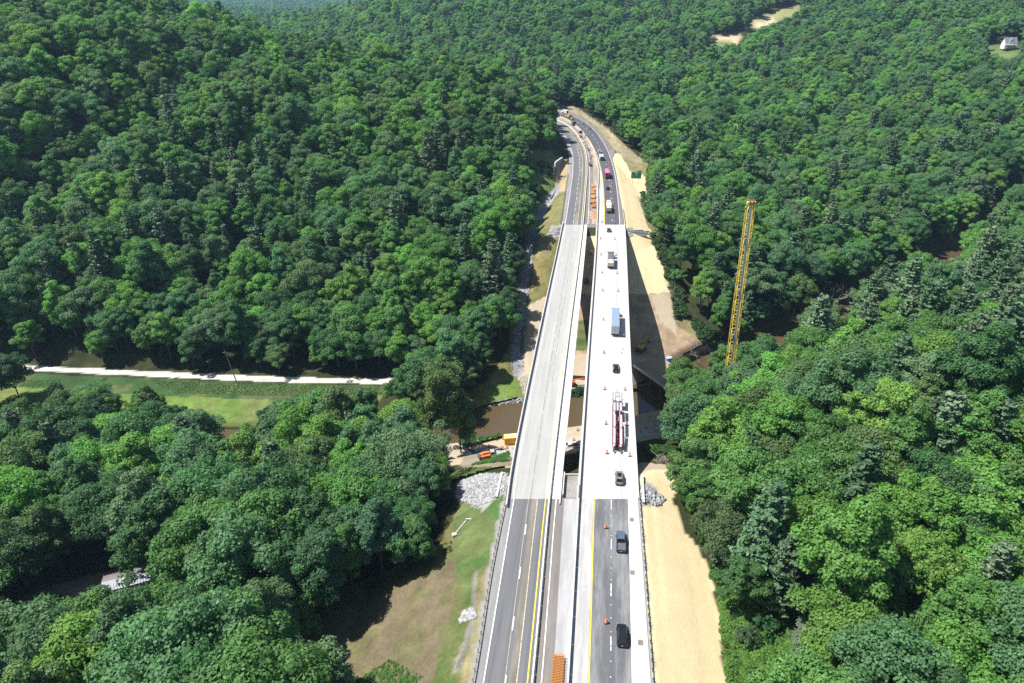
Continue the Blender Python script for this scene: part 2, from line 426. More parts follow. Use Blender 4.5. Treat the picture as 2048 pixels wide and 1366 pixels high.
# ground cover, laid out where the survey lines put it: (outline, colour, what)
C_STRAW = (.60, .50, .30); C_STRAW2 = (.58, .48, .29); C_DIRT = (.33, .25, .165); C_SAND = (.38, .32, .235); C_GRASS = (.075, .115, .032)
C_MEAD = (.125, .195, .045); C_DRY = (.20, .18, .09); C_MUD = (.145, .12, .075); C_GRAV = (.30, .29, .27); C_PALE = (.50, .485, .44); C_FLOOR = (.040, .045, .018); C_MOSS = (.125, .12, .05); C_GREEN = (.068, .135, .036)
AREAS = [
 # near left field
 ([(520, 1400), (590, 1270), (700, 1170), (800, 1130), (880, 1085), (905, 1045), (918, 1010), (1016, 985), (990, 1090), (950, 1400)], C_MOSS),
 ([(560, 1400), (600, 1290), (720, 1200), (860, 1150), (905, 1120), (908, 1200), (870, 1400)], C_MUD),
 ([(905, 1040), (930, 1015), (1014, 985), (992, 1080), (965, 1140), (948, 1200), (925, 1200), (905, 1120)], C_GREEN),
 ([(915, 1190), (945, 1190), (925, 1290), (905, 1400), (850, 1400), (880, 1300)], C_GRASS),
 ([(1000, 1040), (975, 1180), (954, 1400), (925, 1400), (950, 1200), (975, 1130)], C_DRY),
 ([(950, 1145), (958, 1150), (952, 1210), (945, 1260), (920, 1330), (912, 1400), (906, 1400), (915, 1320), (935, 1250), (944, 1200)], (.19, .18, .15)),
 ([(1013, 945), (1013, 975), (967, 1020), (912, 995), (920, 962), (960, 948)], C_GRAV),
 ([(900, 945), (1018, 905), (1016, 935), (960, 945), (905, 960)], C_GRASS),
 # valley, left of the bridges
 ([(920, 790), (975, 762), (1015, 700), (1026, 600), (1046, 490), (1080, 410), (1120, 380), (1150, 440), (1090, 620), (1060, 740), (1045, 800), (960, 812)], (.14, .15, .045)),
 ([(985, 765), (1030, 748), (1042, 800), (965, 806)], C_MEAD),
 ([(1042, 620), (1095, 590), (1075, 720), (1052, 800), (1032, 748), (1048, 700)], C_SAND),
 ([(1078, 470), (1110, 470), (1100, 520), (1070, 520)], C_DRY),
 ([(1102, 450), (1130, 450), (1122, 480), (1094, 470)], C_GRAV),
 ([(1058, 590), (1090, 560), (1090, 500), (1068, 520)], (.20, .17, .07)),
 ([(955, 812), (1048, 792), (1044, 816), (930, 836)], C_GRAV),
 ([(1100, 380), (1135, 380), (1120, 450), (1085, 460)], (.17, .165, .07)),
 ([(1060, 440), (1050, 330), (1062, 300), (1100, 300), (1118, 322), (1106, 380), (1080, 440)], (.11, .16, .05)),
 ([(1114, 322), (1134, 320), (1146, 345), (1137, 382), (1110, 385)], (.36, .28, .16)),
 # near bank pads and works road
 ([(845, 940), (862, 845), (900, 835), (912, 870), (1010, 862), (1048, 862), (1200, 826), (1345, 812), (1345, 872), (1200, 896), (1060, 922), (1020, 934), (930, 930)], C_SAND),
 ([(925, 908), (1035, 902), (1035, 930), (925, 935)], (.22, .19, .14)),
 ([(905, 905), (1035, 893), (1200, 862), (1345, 840), (1345, 862), (1200, 888), (1035, 915)], (.40, .37, .32)),
 ([(1290, 925), (1380, 930), (1380, 945), (1345, 985), (1320, 1000), (1280, 985), (1270, 930)], C_SAND),
 # far bank, dirt and straw slope
 ([(1120, 700), (1150, 590), (1250, 585), (1345, 585), (1352, 640), (1415, 672), (1420, 700), (1380, 712), (1330, 760), (1260, 790), (1100, 800), (1060, 790)], C_DIRT),
 ([(1100, 715), (1240, 700), (1330, 730), (1310, 770), (1060, 800), (1060, 745)], C_SAND),
 ([(1300, 590), (1340, 585), (1352, 640), (1350, 670), (1320, 640)], C_SAND),
 ([(1155, 640), (1185, 640), (1185, 700), (1150, 700)], C_GRASS),
 ([(1140, 470), (1252, 474), (1302, 472), (1328, 520), (1345, 585), (1240, 590), (1130, 590)], C_STRAW2),
 ([(1340, 590), (1375, 640), (1420, 672), (1380, 670), (1350, 650)], C_DRY),
 ([(1296, 470), (1330, 500), (1350, 585), (1340, 590), (1322, 520)], (.20, .19, .08)),
 # right of the far road
 ([(1212, 312), (1240, 306), (1290, 350), (1294, 420), (1304, 474), (1246, 476), (1236, 380), (1226, 340)], C_STRAW2),
 ([(1240, 306), (1296, 330), (1290, 352), (1262, 345)], C_DRY),
 ([(1275, 390), (1300, 440), (1345, 490), (1310, 478), (1290, 440)], (.19, .21, .09)),
 ([(1100, 206), (1150, 212), (1215, 258), (1262, 300), (1296, 330), (1262, 322), (1236, 308), (1205, 270), (1165, 236), (1115, 222)], (.27, .235, .15)),
 ([(1160, 232), (1190, 246), (1232, 298), (1222, 302), (1190, 258)], (.24, .26, .10)),
 # near right straw slope and brush
 ([(1262, 1005), (1290, 940), (1370, 936), (1360, 960), (1345, 1000), (1372, 1060), (1420, 1130), (1438, 1220), (1440, 1290), (1460, 1420), (1290, 1420), (1278, 1100)], C_STRAW),
 ([(1275, 975), (1300, 960), (1330, 1000), (1318, 1012), (1276, 1014)], C_GRAV),
 ([(1438, 1200), (1500, 1190), (1570, 1260), (1590, 1420), (1462, 1420), (1440, 1290)], (.14, .19, .05)),
 # meadow and track
 ([(-200, 760), (90, 748), (520, 768), (700, 775), (790, 775), (760, 800), (690, 855), (600, 862), (540, 862), (400, 850), (330, 815), (110, 815), (-200, 830)], C_MEAD),
 ([(-100, 752), (90, 748), (520, 768), (790, 774), (790, 786), (520, 800), (350, 792), (0, 772)], (.045, .095, .032)),
 # trailer home yard
 ([(-40, 1240), (60, 1190), (180, 1150), (290, 1125), (300, 1165), (240, 1185), (120, 1190), (30, 1230)], (.20, .175, .11)),
 # far clearings
 ([(1412, 72), (1480, 68), (1480, 84), (1425, 96), (1412, 90)], (.50, .38, .25)),
 ([(1485, 56), (1500, 42), (1560, 18), (1620, 0), (1590, 28), (1540, 58), (1500, 62)], (.27, .28, .12)),
 ([(1510, 44), (1545, 42), (1548, 52), (1508, 54)], (.58, .45, .32)),
 ([(1412, 84), (1460, 80), (1470, 95), (1420, 104)], (.14, .20, .07)),
 ([(1958, 92), (1990, 84), (2040, 88), (2048, 108), (2020, 118), (1985, 108), (1962, 102)], (.10, .15, .05)),
 ([(2000, 110), (2030, 100), (2030, 118), (2010, 124)], (.11, .16, .06)),
]
def cover_colour():
    c = np.empty(GX.shape + (3,)); c[:] = C_FLOOR; GRAIN = np.ones(GX.shape); globals()['GRAIN'] = GRAIN
    n1 = fbm(GX, GY, 6, 4) - .5; n2 = fbm(GX + 50, GY - 20, 2.2, 3) - .5; n3 = fbm(GX + 500, GY, 25, 3) - .5
    jx = n1 * 40 * 150 / np.maximum(PD, 80); jy = (fbm(GX - 90, GY + 77, 5, 3) - .5) * 26 * 150 / np.maximum(PD, 80)
    k = 0.35
    c *= (1 + 1.2 * n1 + .8 * n2)[..., None]
    ok = (PD < 1300)
    for poly, col in AREAS:
        m = inpoly(PX + jx * k, PY + jy * k, poly) & ok
        q = .15 if col[0] > .35 else 1.0
        v = np.array(col)[None] * (1 + q * (.6 * n1[m] + .5 * n2[m]))[:, None]
        if col in (C_STRAW, C_STRAW2, C_DIRT):   # matting rolls and dozer tracks run down the slope
            lat = GX[m] - GUARD_R(np.clip(GY[m], 0, 600)); v = v * (1 + (.22 if col == C_DIRT else .13) * (vnoise(lat, GY[m]*.03, 1.5) - .5) + .10 * (vnoise(lat*.5, GY[m]*.1, 3) - .5))[:, None]
            if col == C_DIRT: w = np.clip((fbm(GX[m], GY[m]*.5, 9, 3) - .52) * 5, 0, .5)[:, None]; v = v * (1-w) + w * np.array((.27, .18, .10))
        if col[0] > .35: GRAIN[m] = .35
        if col[1] > col[0] * 1.0:      # grass dries out in drifts
            w = np.clip((n3[m] + .8 * n1[m]) * 4 + .12, 0, .42)[:, None]; v = v * (1-w) + w * np.array((.15, .125, .065)) * (1 + n2[m])[:, None]
        if col == C_MUD:
            w = np.clip((n1[m] - .4 * n3[m]) * 6 - .3, 0, .45)[:, None]; v = v * (1-w) + w * np.array((.085, .10, .03)) * (1 + n2[m])[:, None]
        c[m] = v
    # grass and straw drift into one another on the green and yellow areas
    d = dist_line(GX, GY, TRACK); m = d < 1.9 + 1.2 * n1; c[m] = np.array(C_PALE) * (1 + .3 * n2[m])[:, None]
    d = dist_line(GX, GY, CHAN); m = d < 1.9 + 1.6 * n1; c[m] = np.array((.30, .31, .33)) * (1 + .5 * n2[m])[:, None]
    d = dist_line(GX, GY, RIVER); m = (d < 9.5) & (GZ < -30); c[m] = np.array((.12, .09, .05)) * (1 + .5 * n2[m])[:, None]
    # beneath the decks the soil is bare
    xl = GUARD_L(np.clip(GY, 0, 600)); xr = GUARD_R(np.clip(GY, 0, 600))
    m = (GX > xl - 1) & (GX < xr + 1) & (GY > 0) & (GY < YA0); c[m] = np.array((.26, .25, .23)) * (1 + .3 * n2[m])[:, None]
    m = (GX > xl + 1) & (GX < xr) & (GY > 600) & (GY < 650)
    # beyond the planted wood the ground carries the colour of a closed canopy
    w = sstep(1600, 1900, GY)[..., None]
    c = c * (1 - w) + w * np.array((.035, .07, .028)) * (1 + 1.2 * n3)[..., None]
    return np.clip(c, .004, .85)
GZ2 = GZ + sstep(4800, 5200, GY) * (14 + 9 * (fbm(GX, GY, 45, 2) - .5))
nx, ny = len(AX), len(AY)
vid = np.arange(nx * ny).reshape(ny, nx)
quads = np.stack([vid[:-1, :-1], vid[:-1, 1:], vid[1:, 1:], vid[1:, :-1]], -1).reshape(-1, 4)

def ground_material():
    m = bpy.data.materials.new('ground_cover'); m.use_nodes = True; t = m.node_tree; b = t.nodes['Principled BSDF']; L = t.links.new
    b.inputs['Roughness'].default_value = 0.95; b.inputs['Specular IOR Level'].default_value = 0.1
    at = t.nodes.new('ShaderNodeAttribute'); at.attribute_name = 'cover'
    tc = t.nodes.new('ShaderNodeTexCoord')
    def noise(s, d, r=.65):
        n = t.nodes.new('ShaderNodeTexNoise'); n.inputs['Scale'].default_value = s; n.inputs['Detail'].default_value = d; n.inputs['Roughness'].default_value = r
        L(tc.outputs['Object'], n.inputs['Vector']); return n.outputs['Fac']
    def rg(v, lo, hi):
        x = t.nodes.new('ShaderNodeMapRange'); x.inputs[1].default_value = .28; x.inputs[2].default_value = .72; x.inputs[3].default_value = lo; x.inputs[4].default_value = hi; L(v, x.inputs[0]); return x.outputs[0]
    n1 = noise(1.4, 8, .72); n2 = noise(.25, 5)
    mu = t.nodes.new('ShaderNodeMath'); mu.operation = 'MULTIPLY'; L(rg(n1, .74, 1.26), mu.inputs[0]); L(rg(n2, .82, 1.18), mu.inputs[1])
    m1 = t.nodes.new('ShaderNodeMath'); m1.operation = 'SUBTRACT'; L(mu.outputs[0], m1.inputs[0]); m1.inputs[1].default_value = 1
    m2 = t.nodes.new('ShaderNodeMath'); m2.operation = 'MULTIPLY_ADD'; L(m1.outputs[0], m2.inputs[0]); L(at.outputs['Alpha'], m2.inputs[1]); m2.inputs[2].default_value = 1
    mx = t.nodes.new('ShaderNodeVectorMath'); mx.operation = 'SCALE'; L(at.outputs['Color'], mx.inputs[0]); L(m2.outputs[0], mx.inputs['Scale'])
    L(mx.outputs[0], b.inputs['Base Color'])
    bp = t.nodes.new('ShaderNodeBump'); L(at.outputs['Alpha'], bp.inputs['Strength']); bp.inputs['Distance'].default_value = .25
    L(n1, bp.inputs['Height']); L(bp.outputs[0], b.inputs['Normal'])
    return m
me = np_mesh('ground', np.stack([GX, GY, GZ2], -1).reshape(-1, 3), quads, ground_material())
ca = me.color_attributes.new('cover', 'FLOAT_COLOR', 'POINT')
cc = np.ones((nx * ny, 4), np.float32); cc[:, :3] = cover_colour().reshape(-1, 3); cc[:, 3] = GRAIN.ravel()
ca.data.foreach_set('color', cc.ravel())
me.polygons.foreach_set('use_smooth', np.ones(len(quads), bool))
tag(link('ground', me), kind='structure', label='rolling ground with straw slopes, dirt, meadow and forest floor')

# river water
def ribbon(name, pts, half, z, m, step=6):
    v = []; f = []
    P = [Vector((*p, 0)) for p in pts]
    for i, p in enumerate(P):
        d = (P[min(i+1, len(P)-1)] - P[max(i-1, 0)]).normalized(); nrm = Vector((-d.y, d.x, 0))
        v += [tuple(p + nrm * half + Vector((0, 0, z))), tuple(p - nrm * half + Vector((0, 0, z)))]
        if i: f.append((2*i-2, 2*i-1, 2*i+1, 2*i))
    me = bpy.data.meshes.new(name); me.from_pydata(v, [], f); me.materials.append(m)
    return link(name, me)
mw = bpy.data.materials.new('brown_river_water'); mw.use_nodes = True
b = mw.node_tree.nodes['Principled BSDF']; b.inputs['Base Color'].default_value = (.085, .062, .032, 1); b.inputs['Roughness'].default_value = .12; b.inputs['Specular IOR Level'].default_value = .5
nn = mw.node_tree.nodes.new('ShaderNodeTexNoise'); nn.inputs['Scale'].default_value = .8; nn.inputs['Detail'].default_value = 6
bb = mw.node_tree.nodes.new('ShaderNodeBump'); bb.inputs['Strength'].default_value = .25; bb.inputs['Distance'].default_value = .12
tcw = mw.node_tree.nodes.new('ShaderNodeTexCoord'); mw.node_tree.links.new(tcw.outputs['Object'], nn.inputs['Vector'])
mw.node_tree.links.new(nn.outputs['Fac'], bb.inputs['Height']); mw.node_tree.links.new(bb.outputs[0], b.inputs['Normal'])
tag(ribbon('river', RIVER, 12.5, -34, mw), kind='structure', label='brown river winding under the two bridges')

# ------------------------------------------------------------------ roads
def stations(a, b, st=2.0):
    n = max(2, int(round((b - a) / st)) + 1); return np.linspace(a, b, n)
def strip(name, fa, fb, ya, yb, z, m, parent=None, st=2.5, zb=None, kind='structure'):
    ys = stations(ya, yb, st); xa = fa(ys); xb = fb(ys); n = len(ys)
    v = np.zeros((2*n, 3)); v[0::2, 0] = xa; v[1::2, 0] = xb; v[0::2, 1] = ys; v[1::2, 1] = ys; v[:, 2] = z
    i = np.arange(n-1)*2; q = np.stack([i, i+1, i+3, i+2], -1)
    o = link(name, np_mesh(name, v, q, m), parent)
    if kind and parent is None: o['kind'] = kind
    return o
off = lambda f, d: (lambda y: f(y) + d)
YN, YF = -20.0, 612.0
# southbound carriageway, this side and far side of the bridge
for a, b_ in ((YN, Y0B), (Y1B, YF)):
    strip('road_shoulder', off(GUARD_L, .1), off(WHITE_L, -.05), a, b_, -.004, M_SHOULD)
    strip('road', off(WHITE_L, -.05), off(BAR_L, .1), a, b_, 0, M_ASPH)
    strip('road_shoulder', off(BAR_L, .1), off(WHITE_2, 1.9), a, b_, -.008, M_OLD)
    strip('gravel_median', off(WHITE_2, 1.9), off(BAR_R, .1), a, b_, -.02, M_GRAVEL if a < 0 else M_FARMED)
    strip('scraped_lane_seam', off(YEL_L, -3.2), off(YEL_L, -1.9), a, b_, .004, M_SEAM)
    strip('edge_line', off(WHITE_L, -.09), off(WHITE_L, .09), a, b_, .012, M_TAPE)
    strip('yellow_line', off(YEL_L, -.11), off(YEL_L, .11), a, b_, .012, M_YEL)
    strip('edge_line', off(WHITE_2, -.09), off(WHITE_2, .09), a, b_, .012, M_TAPE)
    strip('worn_beige_line', off(YEL_L, -1.92), off(YEL_L, -1.72), a, b_, .012, M_WORN)
    strip('worn_beige_line', off(YEL_L, -3.95), off(YEL_L, -3.84), a, b_, .008, M_WORN)
# northbound
strip('road', off(YEL_R, -.2), off(WHITE_R, .1), YN, Y0B, 0, M_ASPH2)
strip('road_shoulder', off(BAR_R, .1), off(YEL_R, -.2), YN, Y0B, -.004, M_CONC_SH)
strip('road_shoulder', off(WHITE_R, .1), off(GUARD_R, .25), YN, Y0B, -.004, M_CONC_NEW)
strip('road', off(YEL_R, -.2), off(WHITE_R, .1), Y1B, 642, 0, M_ASPH3)
strip('road_shoulder', off(BAR_R, .1), off(YEL_R, -.2), Y1B, 642, -.004, M_CONC_SH)
strip('road_shoulder', off(WHITE_R, .1), off(GUARD_R, .25), Y1B, 642, -.004, M_OLD)
for a, b_ in ((YN, Y0B), (Y1B, 640)):
    strip('yellow_line', off(YEL_R, -.12), off(YEL_R, .12), a, b_, .012, M_YEL)
    strip('edge_line', off(WHITE_R, -.1), off(WHITE_R, .1), a, b_, .012, M_TAPE)
def dashes(name, f, ya, yb, ln, period, ph, m, z=.014, w=.09, parent=None):
    B = MB(); y = ya + ph
    while y < yb:
        y2 = min(y + ln, yb); x1, x2 = float(f(y)), float(f(y2))
        B.quad((x1-w, y, z), (x1+w, y, z), (x2+w, y2, z), (x2-w, y2, z)); y += period
    o = B.build(name, m, parent)
    if parent is None: o['kind'] = 'structure'
    return o
MID_L = lambda y: (WHITE_L(y) + YEL_L(y)) / 2
MID_R = lambda y: (WHITE_R(y) + YEL_R(y)) / 2
dashes('lane_dashes', MID_L, YN, Y0B - 4, 3.05, 12.2, 7.7, M_TAPE)
dashes('lane_dashes', MID_L, Y1B, 600, 3.05, 9.6, 3, M_TAPE)
dashes('lane_dashes', MID_R, YN, Y0B, 3.05, 12.2, 3.4, M_TAPE)
dashes('lane_dots', MID_R, YN, Y0B, .2, 3.05, 1.2, M_TAPE, w=.08)
dashes('lane_dashes', MID_R, Y1B, 630, 3.05, 12.2, 5, M_TAPE)

# ------------------------------------------------------------------ bridges
def sweep(B, f, ya, yb, prof, st=4.0):
    """closed profile [(dx, z)] swept along the alignment f"""
    ys = stations(ya, yb, st); rings = []
    for y in ys:
        x = float(f(y)); s = float(f(y+1) - f(y-1)) / 2; k = 1 / math.sqrt(1 + s*s)
        rings.append([(x + dx * k, y - dx * s * k, z) for dx, z in prof])
    B.loft(rings)
PARAPET = [(-.23, 0), (.23, 0), (.23, .2), (.1, .5), (.09, 1.07), (-.16, 1.07), (-.2, .3)]
BARRIER = [(-.31, 0), (.31, 0), (.31, .08), (.13, .33), (.08, .84), (-.08, .84), (-.13, .33), (-.31, .08)]
def bridge(name, label, fl, fr, deckmat, piers, ncol):
    t = thing(name, label, 'bridge')
    B = MB(); ys = stations(Y0B, Y1B, 4); rings = []
    for y in ys:
        a, c = float(fl(y)), float(fr(y)); rings.append([(a-.25, y, -.32), (a+1.2, y, -.5), (c-1.2, y, -.5), (c+.25, y, -.32), (c+.25, y, 0), (a-.25, y, 0)])
    B.loft(rings); B.build('deck', deckmat, t)
    for k in range(5):
        u = (k + .5) / 5; fg = (lambda y, u=u: fl(y) * (1-u) + fr(y) * u); G = MB()
        sweep(G, fg, YA0, YA1, [(-.25, -2.4), (.25, -2.4), (.25, -2.3), (.06, -2.25), (.06, -.5), (-.06, -.5), (-.06, -2.25), (-.25, -2.3)], 12)
        G.build('girder', M_CONCD, t)
    for yp in piers:
        a, c = float(fl(yp)), float(fr(yp)); cx = (a+c)/2; w = c - a
        C = MB(); C.box((cx, yp, -3.2), (w - .8, 1.8, 1.5), 0); C.build('pier_cap', M_CONCD, t)
        for j in range(ncol):
            x = cx + (j - (ncol-1)/2) * (w / (ncol + .3)); z = gz(x, yp) - 1
            K = MB(); K.tube((x, yp, z), (x, yp, -3.9), .85, n=16); K.build('pier_column', M_CONCD, t)
    for ya, sgn in ((YA0, -1), (YA1, 1)):
        a, c = float(fl(ya)), float(fr(ya)); A = MB(); A.box(((a+c)/2, ya + sgn*.6, -2.6), (c-a+.4, 1.2, 4.2)); A.build('abutment_wall', M_CONCD, t)
        for x in (a - .35, c + .35):
            W = MB(); f2 = (lambda y, x=x, ya=ya: x + .133*(y-ya)); sweep(W, f2, min(ya, ya+sgn*8), max(ya, ya+sgn*8), [(-.15, -3), (.15, -3), (.15, -.4), (-.15, -.4)], 4); W.build('wing_wall', M_CONC, t)
    return t
br1 = bridge('highway_bridge', 'older grey concrete highway bridge with a loose barrier line on its deck', lambda y: PAR_L(y), EDGE_LR, M_CONC_OLD, (163, 226, 272), 3)
B = MB(); sweep(B, off(PAR_L, -.05), Y0B - 3, Y1B + 2, PARAPET); B.build('parapet', M_CONC, br1)
B = MB(); sweep(B, off(EDGE_LR, .1), Y0B - 2, Y1B + 1, [(-.12, 0), (.12, 0), (.12, .45), (-.12, .45)]); B.build('kerb', M_CONC, br1)
for nm, f, w, m in (('edge_line', off(PAR_L, 1.25), .07, M_TAPE), ('yellow_line', YEL_L, .09, M_YELF), ('tar_seam', lambda y: MID_L(y) + .15, .03, M_DKSTEEL)):
    if nm == 'tar_seam': 
        mk('tar_seam', (.10, .10, .10), .8)
        for fo, ya, ph in ((0, Y0B, 0), (1.3, 170, 2)):
            y = ya + ph
            while y < Y1B - 8: strip('tar_seam', off(f, fo-.05), off(f, fo+.05), y, y + 7.2, .008, MATS['tar_seam'], parent=br1); y += 9.0

    else: strip(nm, off(f, -w), off(f, w), Y0B, Y1B, .01, m, parent=br1)
strip('widening_strip', off(BAR_L, .5), off(EDGE_LR, -.02), Y0B, Y1B, .006, pavement('pale_strip_concrete', (.56, .56, .54), (.66, .66, .64), .4, .15), parent=br1)
br2 = bridge('highway_bridge', 'new white concrete highway bridge carrying the traffic between orange drums', off(BAR_R, -.2), lambda y: GUARD_R(y) + .15, M_CONC_NEW, (160, 222, 270), 3)
B = MB(); sweep(B, BAR_R, Y0B - 1, Y1B + 1, PARAPET); B.build('parapet', M_CONC, br2)
B = MB(); sweep(B, off(GUARD_R, .25), Y0B - .5, Y1B, [(-.16, 0), (.16, 0), (.12, .82), (-.12, .82)]); B.build('parapet', M_CONC, br2)
strip('yellow_line', off(YEL_R, -.07), off(YEL_R, .07), Y0B, Y1B, .01, M_YELF, parent=br2)
strip('wheel_stain', off(MID_R, 1.3), off(MID_R, 2.9), Y0B, Y1B, .004, pavement('wheel_stain', (.40, .40, .40), (.50, .50, .50), .7, .3), parent=br2)
for px, py in ((1245, 698), (1244, 706)):
    x, y, z = P3(px, py); D = MB(); D.lathe([(.32, 0), (.32, .012), (.24, .012), (.24, .006), (.05, .006)], 14, (x, y, .01)); D.build('deck_drain', M_DKSTEEL, br2)
# median end walls between the two bridges
for nm, ya, s in (('median_wall', YA0 + .2, -1), ('median_wall', YA1 - .2, 1)):
    x0, x1 = float(EDGE_LR(ya)) + .5, float(BAR_R(ya)) - .5
    B = MB(); B.box(((x0+x1)/2, ya, -1.2), (x1-x0, .3, 2.7)); o = B.build(nm, M_CONC, None)
    tag(o, 'low concrete wall closing the median at the %s end of the gap between bridges' % ('near' if s < 0 else 'far'), 'wall')
B = MB(); f = lambda y: EDGE_LR(y) + .62; sweep(B, f, 121.5, YA0, [(-.12, -.1), (.12, -.1), (.12, 1.0), (-.12, 1.0)]); tag(B.build('end_wall', M_CONC), 'short concrete end wall beside the gravel median', 'wall')

# ------------------------------------------------------------------ barriers along the median, in sections
def barrier_run(name, label, f, ya, yb, ln, prof, m, gapw=.06, group=None):
    t = thing(name, label, 'barrier', (float(f((ya+yb)/2)), (ya+yb)/2, 0), 0, group); base = Vector(t.location)
    S = MB(); S.loft([[(dx, -ln/2 + gapw, z) for dx, z in prof], [(dx, ln/2 - gapw, z) for dx, z in prof]]); me = S.mesh('barrier_section', m)
    pts = []; y = ya
    while y < yb:
        s = float(f(y+.5) - f(y-.5)); h = math.sqrt(1+s*s); y2 = y + ln/h
        ym = (y+y2)/2; a = Vector((float(f(y)), y, 0)); c = Vector((float(f(y2)), y2, 0)); d = c - a
        link('barrier_section', me, t, ((a+c)/2 - base), -math.atan2(d.x, d.y)); y = y2
    return t
barrier_run('concrete_barrier', 'line of loose concrete barriers beside the yellow line, from the foreground onto the older bridge', BAR_L, 40, 330, 3.66, BARRIER, M_CONC)
barrier_run('concrete_barrier', 'line of loose concrete barriers curving away with the far carriageway', BAR_L, 331, 596, 3.66, BARRIER, M_CONC)
barrier_run('median_barrier', 'white cast concrete median barrier along the dusty near carriageway', BAR_R, 40, Y0B - 1.2, 6.1, PARAPET, M_CONC, .02)
barrier_run('median_barrier', 'white cast concrete median barrier beside the rusty bundles beyond the bridge', BAR_R, Y1B + 1.5, 628, 6.1, PARAPET, M_CONC, .02)

# ------------------------------------------------------------------ guardrails
W_BEAM = [(-.03, .45), (.04, .5), (.04, .56), (-.02, .61), (.04, .66), (.04, .72), (-.03, .77), (-.05, .77), (-.05, .45)]
def guardrail(label, f, ya, yb, side, group=None, sp=1.905):
    t = thing('guardrail', label, 'guardrail', (float(f(ya)), ya, 0)); base = Vector(t.location)
    B = MB(); g = lambda y: f(y) - base.x; ys = stations(ya, yb, 3); rings = []
    for y in ys: rings.append([(float(f(y)) - base.x + dx * -side, y - base.y, z) for dx, z in W_BEAM])
    B.loft(rings); B.build('rail', M_STEEL, t)
    P = MB(); P.box((side * .16, 0, .32), (.12, .14, .95)); P.box((side * .06, 0, .6), (.14, .12, .3)); pm = P.mesh('post', M_WOOD if side < 0 else M_DKSTEEL)
    y = ya + .3
    while y < yb:
        link('post', pm, t, (float(f(y)) - base.x, y - base.y, 0)); y += sp
    return t
guardrail('steel guardrail on posts above the grassy bank in the foreground', off(GUARD_L, -.1), 50, 125, -1)
guardrail('steel guardrail beside the dirt verge just beyond the older bridge', off(GUARD_L, -.1), 315, 408, -1)
guardrail('steel guardrail above the near straw covered slope', off(GUARD_R, .45), 50, 122, 1)
guardrail('short steel guardrail at the far end of the new bridge, by the straw slope', off(GUARD_R, .45), 314, 338, 1)
strip('edge_line', off(WHITE_R, .02), off(WHITE_R, .14), Y0B, Y0B + .1, .004, M_TAPE)

# ------------------------------------------------------------------ vehicles
def paint(name, col, rough=.3): return mk('paint_' + name, col, rough, .03, 2, spec=.5)
def ring(y, hw, z0, z1, ch=.18):
    c = min(ch, hw*.4, (z1-z0)*.35)
    return [(-hw+c*.3, y, z0), (hw-c*.3, y, z0), (hw, y, z0+c), (hw, y, z1-c), (hw-c, y, z1), (-hw+c, y, z1), (-hw, y, z1-c), (-hw, y, z0+c)]
_WH = {}
def wheel(t, x, y, r=.36, w=.24):
    k = (r, w)
    if k not in _WH:
        A = MB(); A.tube((-w/2, 0, 0), (w/2, 0, 0), r, n=18); C = MB(); C.tube((-w/2-.01, 0, 0), (w/2+.01, 0, 0), r*.58, n=12)
        _WH[k] = (A.mesh('tyre', M_TYRE), C.mesh('rim', M_RIM))
    a = link('wheel', _WH[k][0], t, (x, y, r)); link('rim', _WH[k][1], a)
def frustum_glass(t, y0, y1, hw, z0, z1, fr, rr, tk, m=None):
    """windows set 1 cm proud of a tapered cabin: y0 rear, y1 front at the belt; fr, rr how far the screens lean in"""
    m = m or M_GLASS
    def lerp(a, b, u): return tuple(p + (q - p) * u for p, q in zip(a, b))
    def pane(name, a, b, c, d, n):
        B = MB(); cx = tuple(sum(p[i] for p in (a, b, c, d)) / 4 for i in range(3)); s = .86
        q = [tuple(cx[i] + (p[i] - cx[i]) * s + n[i] * .012 for i in range(3)) for p in (a, b, c, d)]
        B.quad(*q); B.build(name, m, t)
    tw = hw - tk
    rl, rrr, fl, frr = (-hw, y0, z0), (hw, y0, z0), (-hw, y1, z0), (hw, y1, z0)
    trl, trr, tfl, tfr = (-tw, y0+rr, z1), (tw, y0+rr, z1), (-tw, y1-fr, z1), (tw, y1-fr, z1)
    pane('windshield', frr, fl, tfl, tfr, (0, .8, .6)); pane('rear_window', rl, rrr, trr, trl, (0, -.9, .5))
    pane('side_window', fl, rl, trl, tfl, (-1, 0, .2)); pane('side_window', rrr, frr, tfr, trr, (1, 0, .2))
def cabin(t, y0, y1, hw, z0, z1, fr, rr, tk, m):
    B = MB(); tw = hw - tk
    B.add([(-hw, y0, z0-.05), (hw, y0, z0-.05), (hw, y1, z0-.05), (-hw, y1, z0-.05), (-tw, y0+rr, z1), (tw, y0+rr, z1), (tw, y1-fr, z1), (-tw, y1-fr, z1)],
          [(3, 2, 1, 0), (4, 5, 6, 7), (0, 1, 5, 4), (1, 2, 6, 5), (2, 3, 7, 6), (3, 0, 4, 7)])
    B.build('cabin', m, t, bevel=.07)
    frustum_glass(t, y0, y1, hw, z0, z1, fr, rr, tk)
def lights(t, hw, yr, yf, zr, zf):
    for s in (-1, 1):
        B = MB(); B.box((s*(hw-.12), yr-.005, zr), (.2, .06, .26)); B.build('taillight', M_RED, t)
        B = MB(); B.box((s*(hw-.2), yf+.005, zf), (.32, .06, .16)); B.build('headlight', M_LAMP, t)
def mirrors(t, hw, y, z, m, big=1):
    for s in (-1, 1):
        B = MB(); B.box((s*(hw+.1*big), y, z), (.2*big, .1, .16*big)); B.build('mirror', m, t)
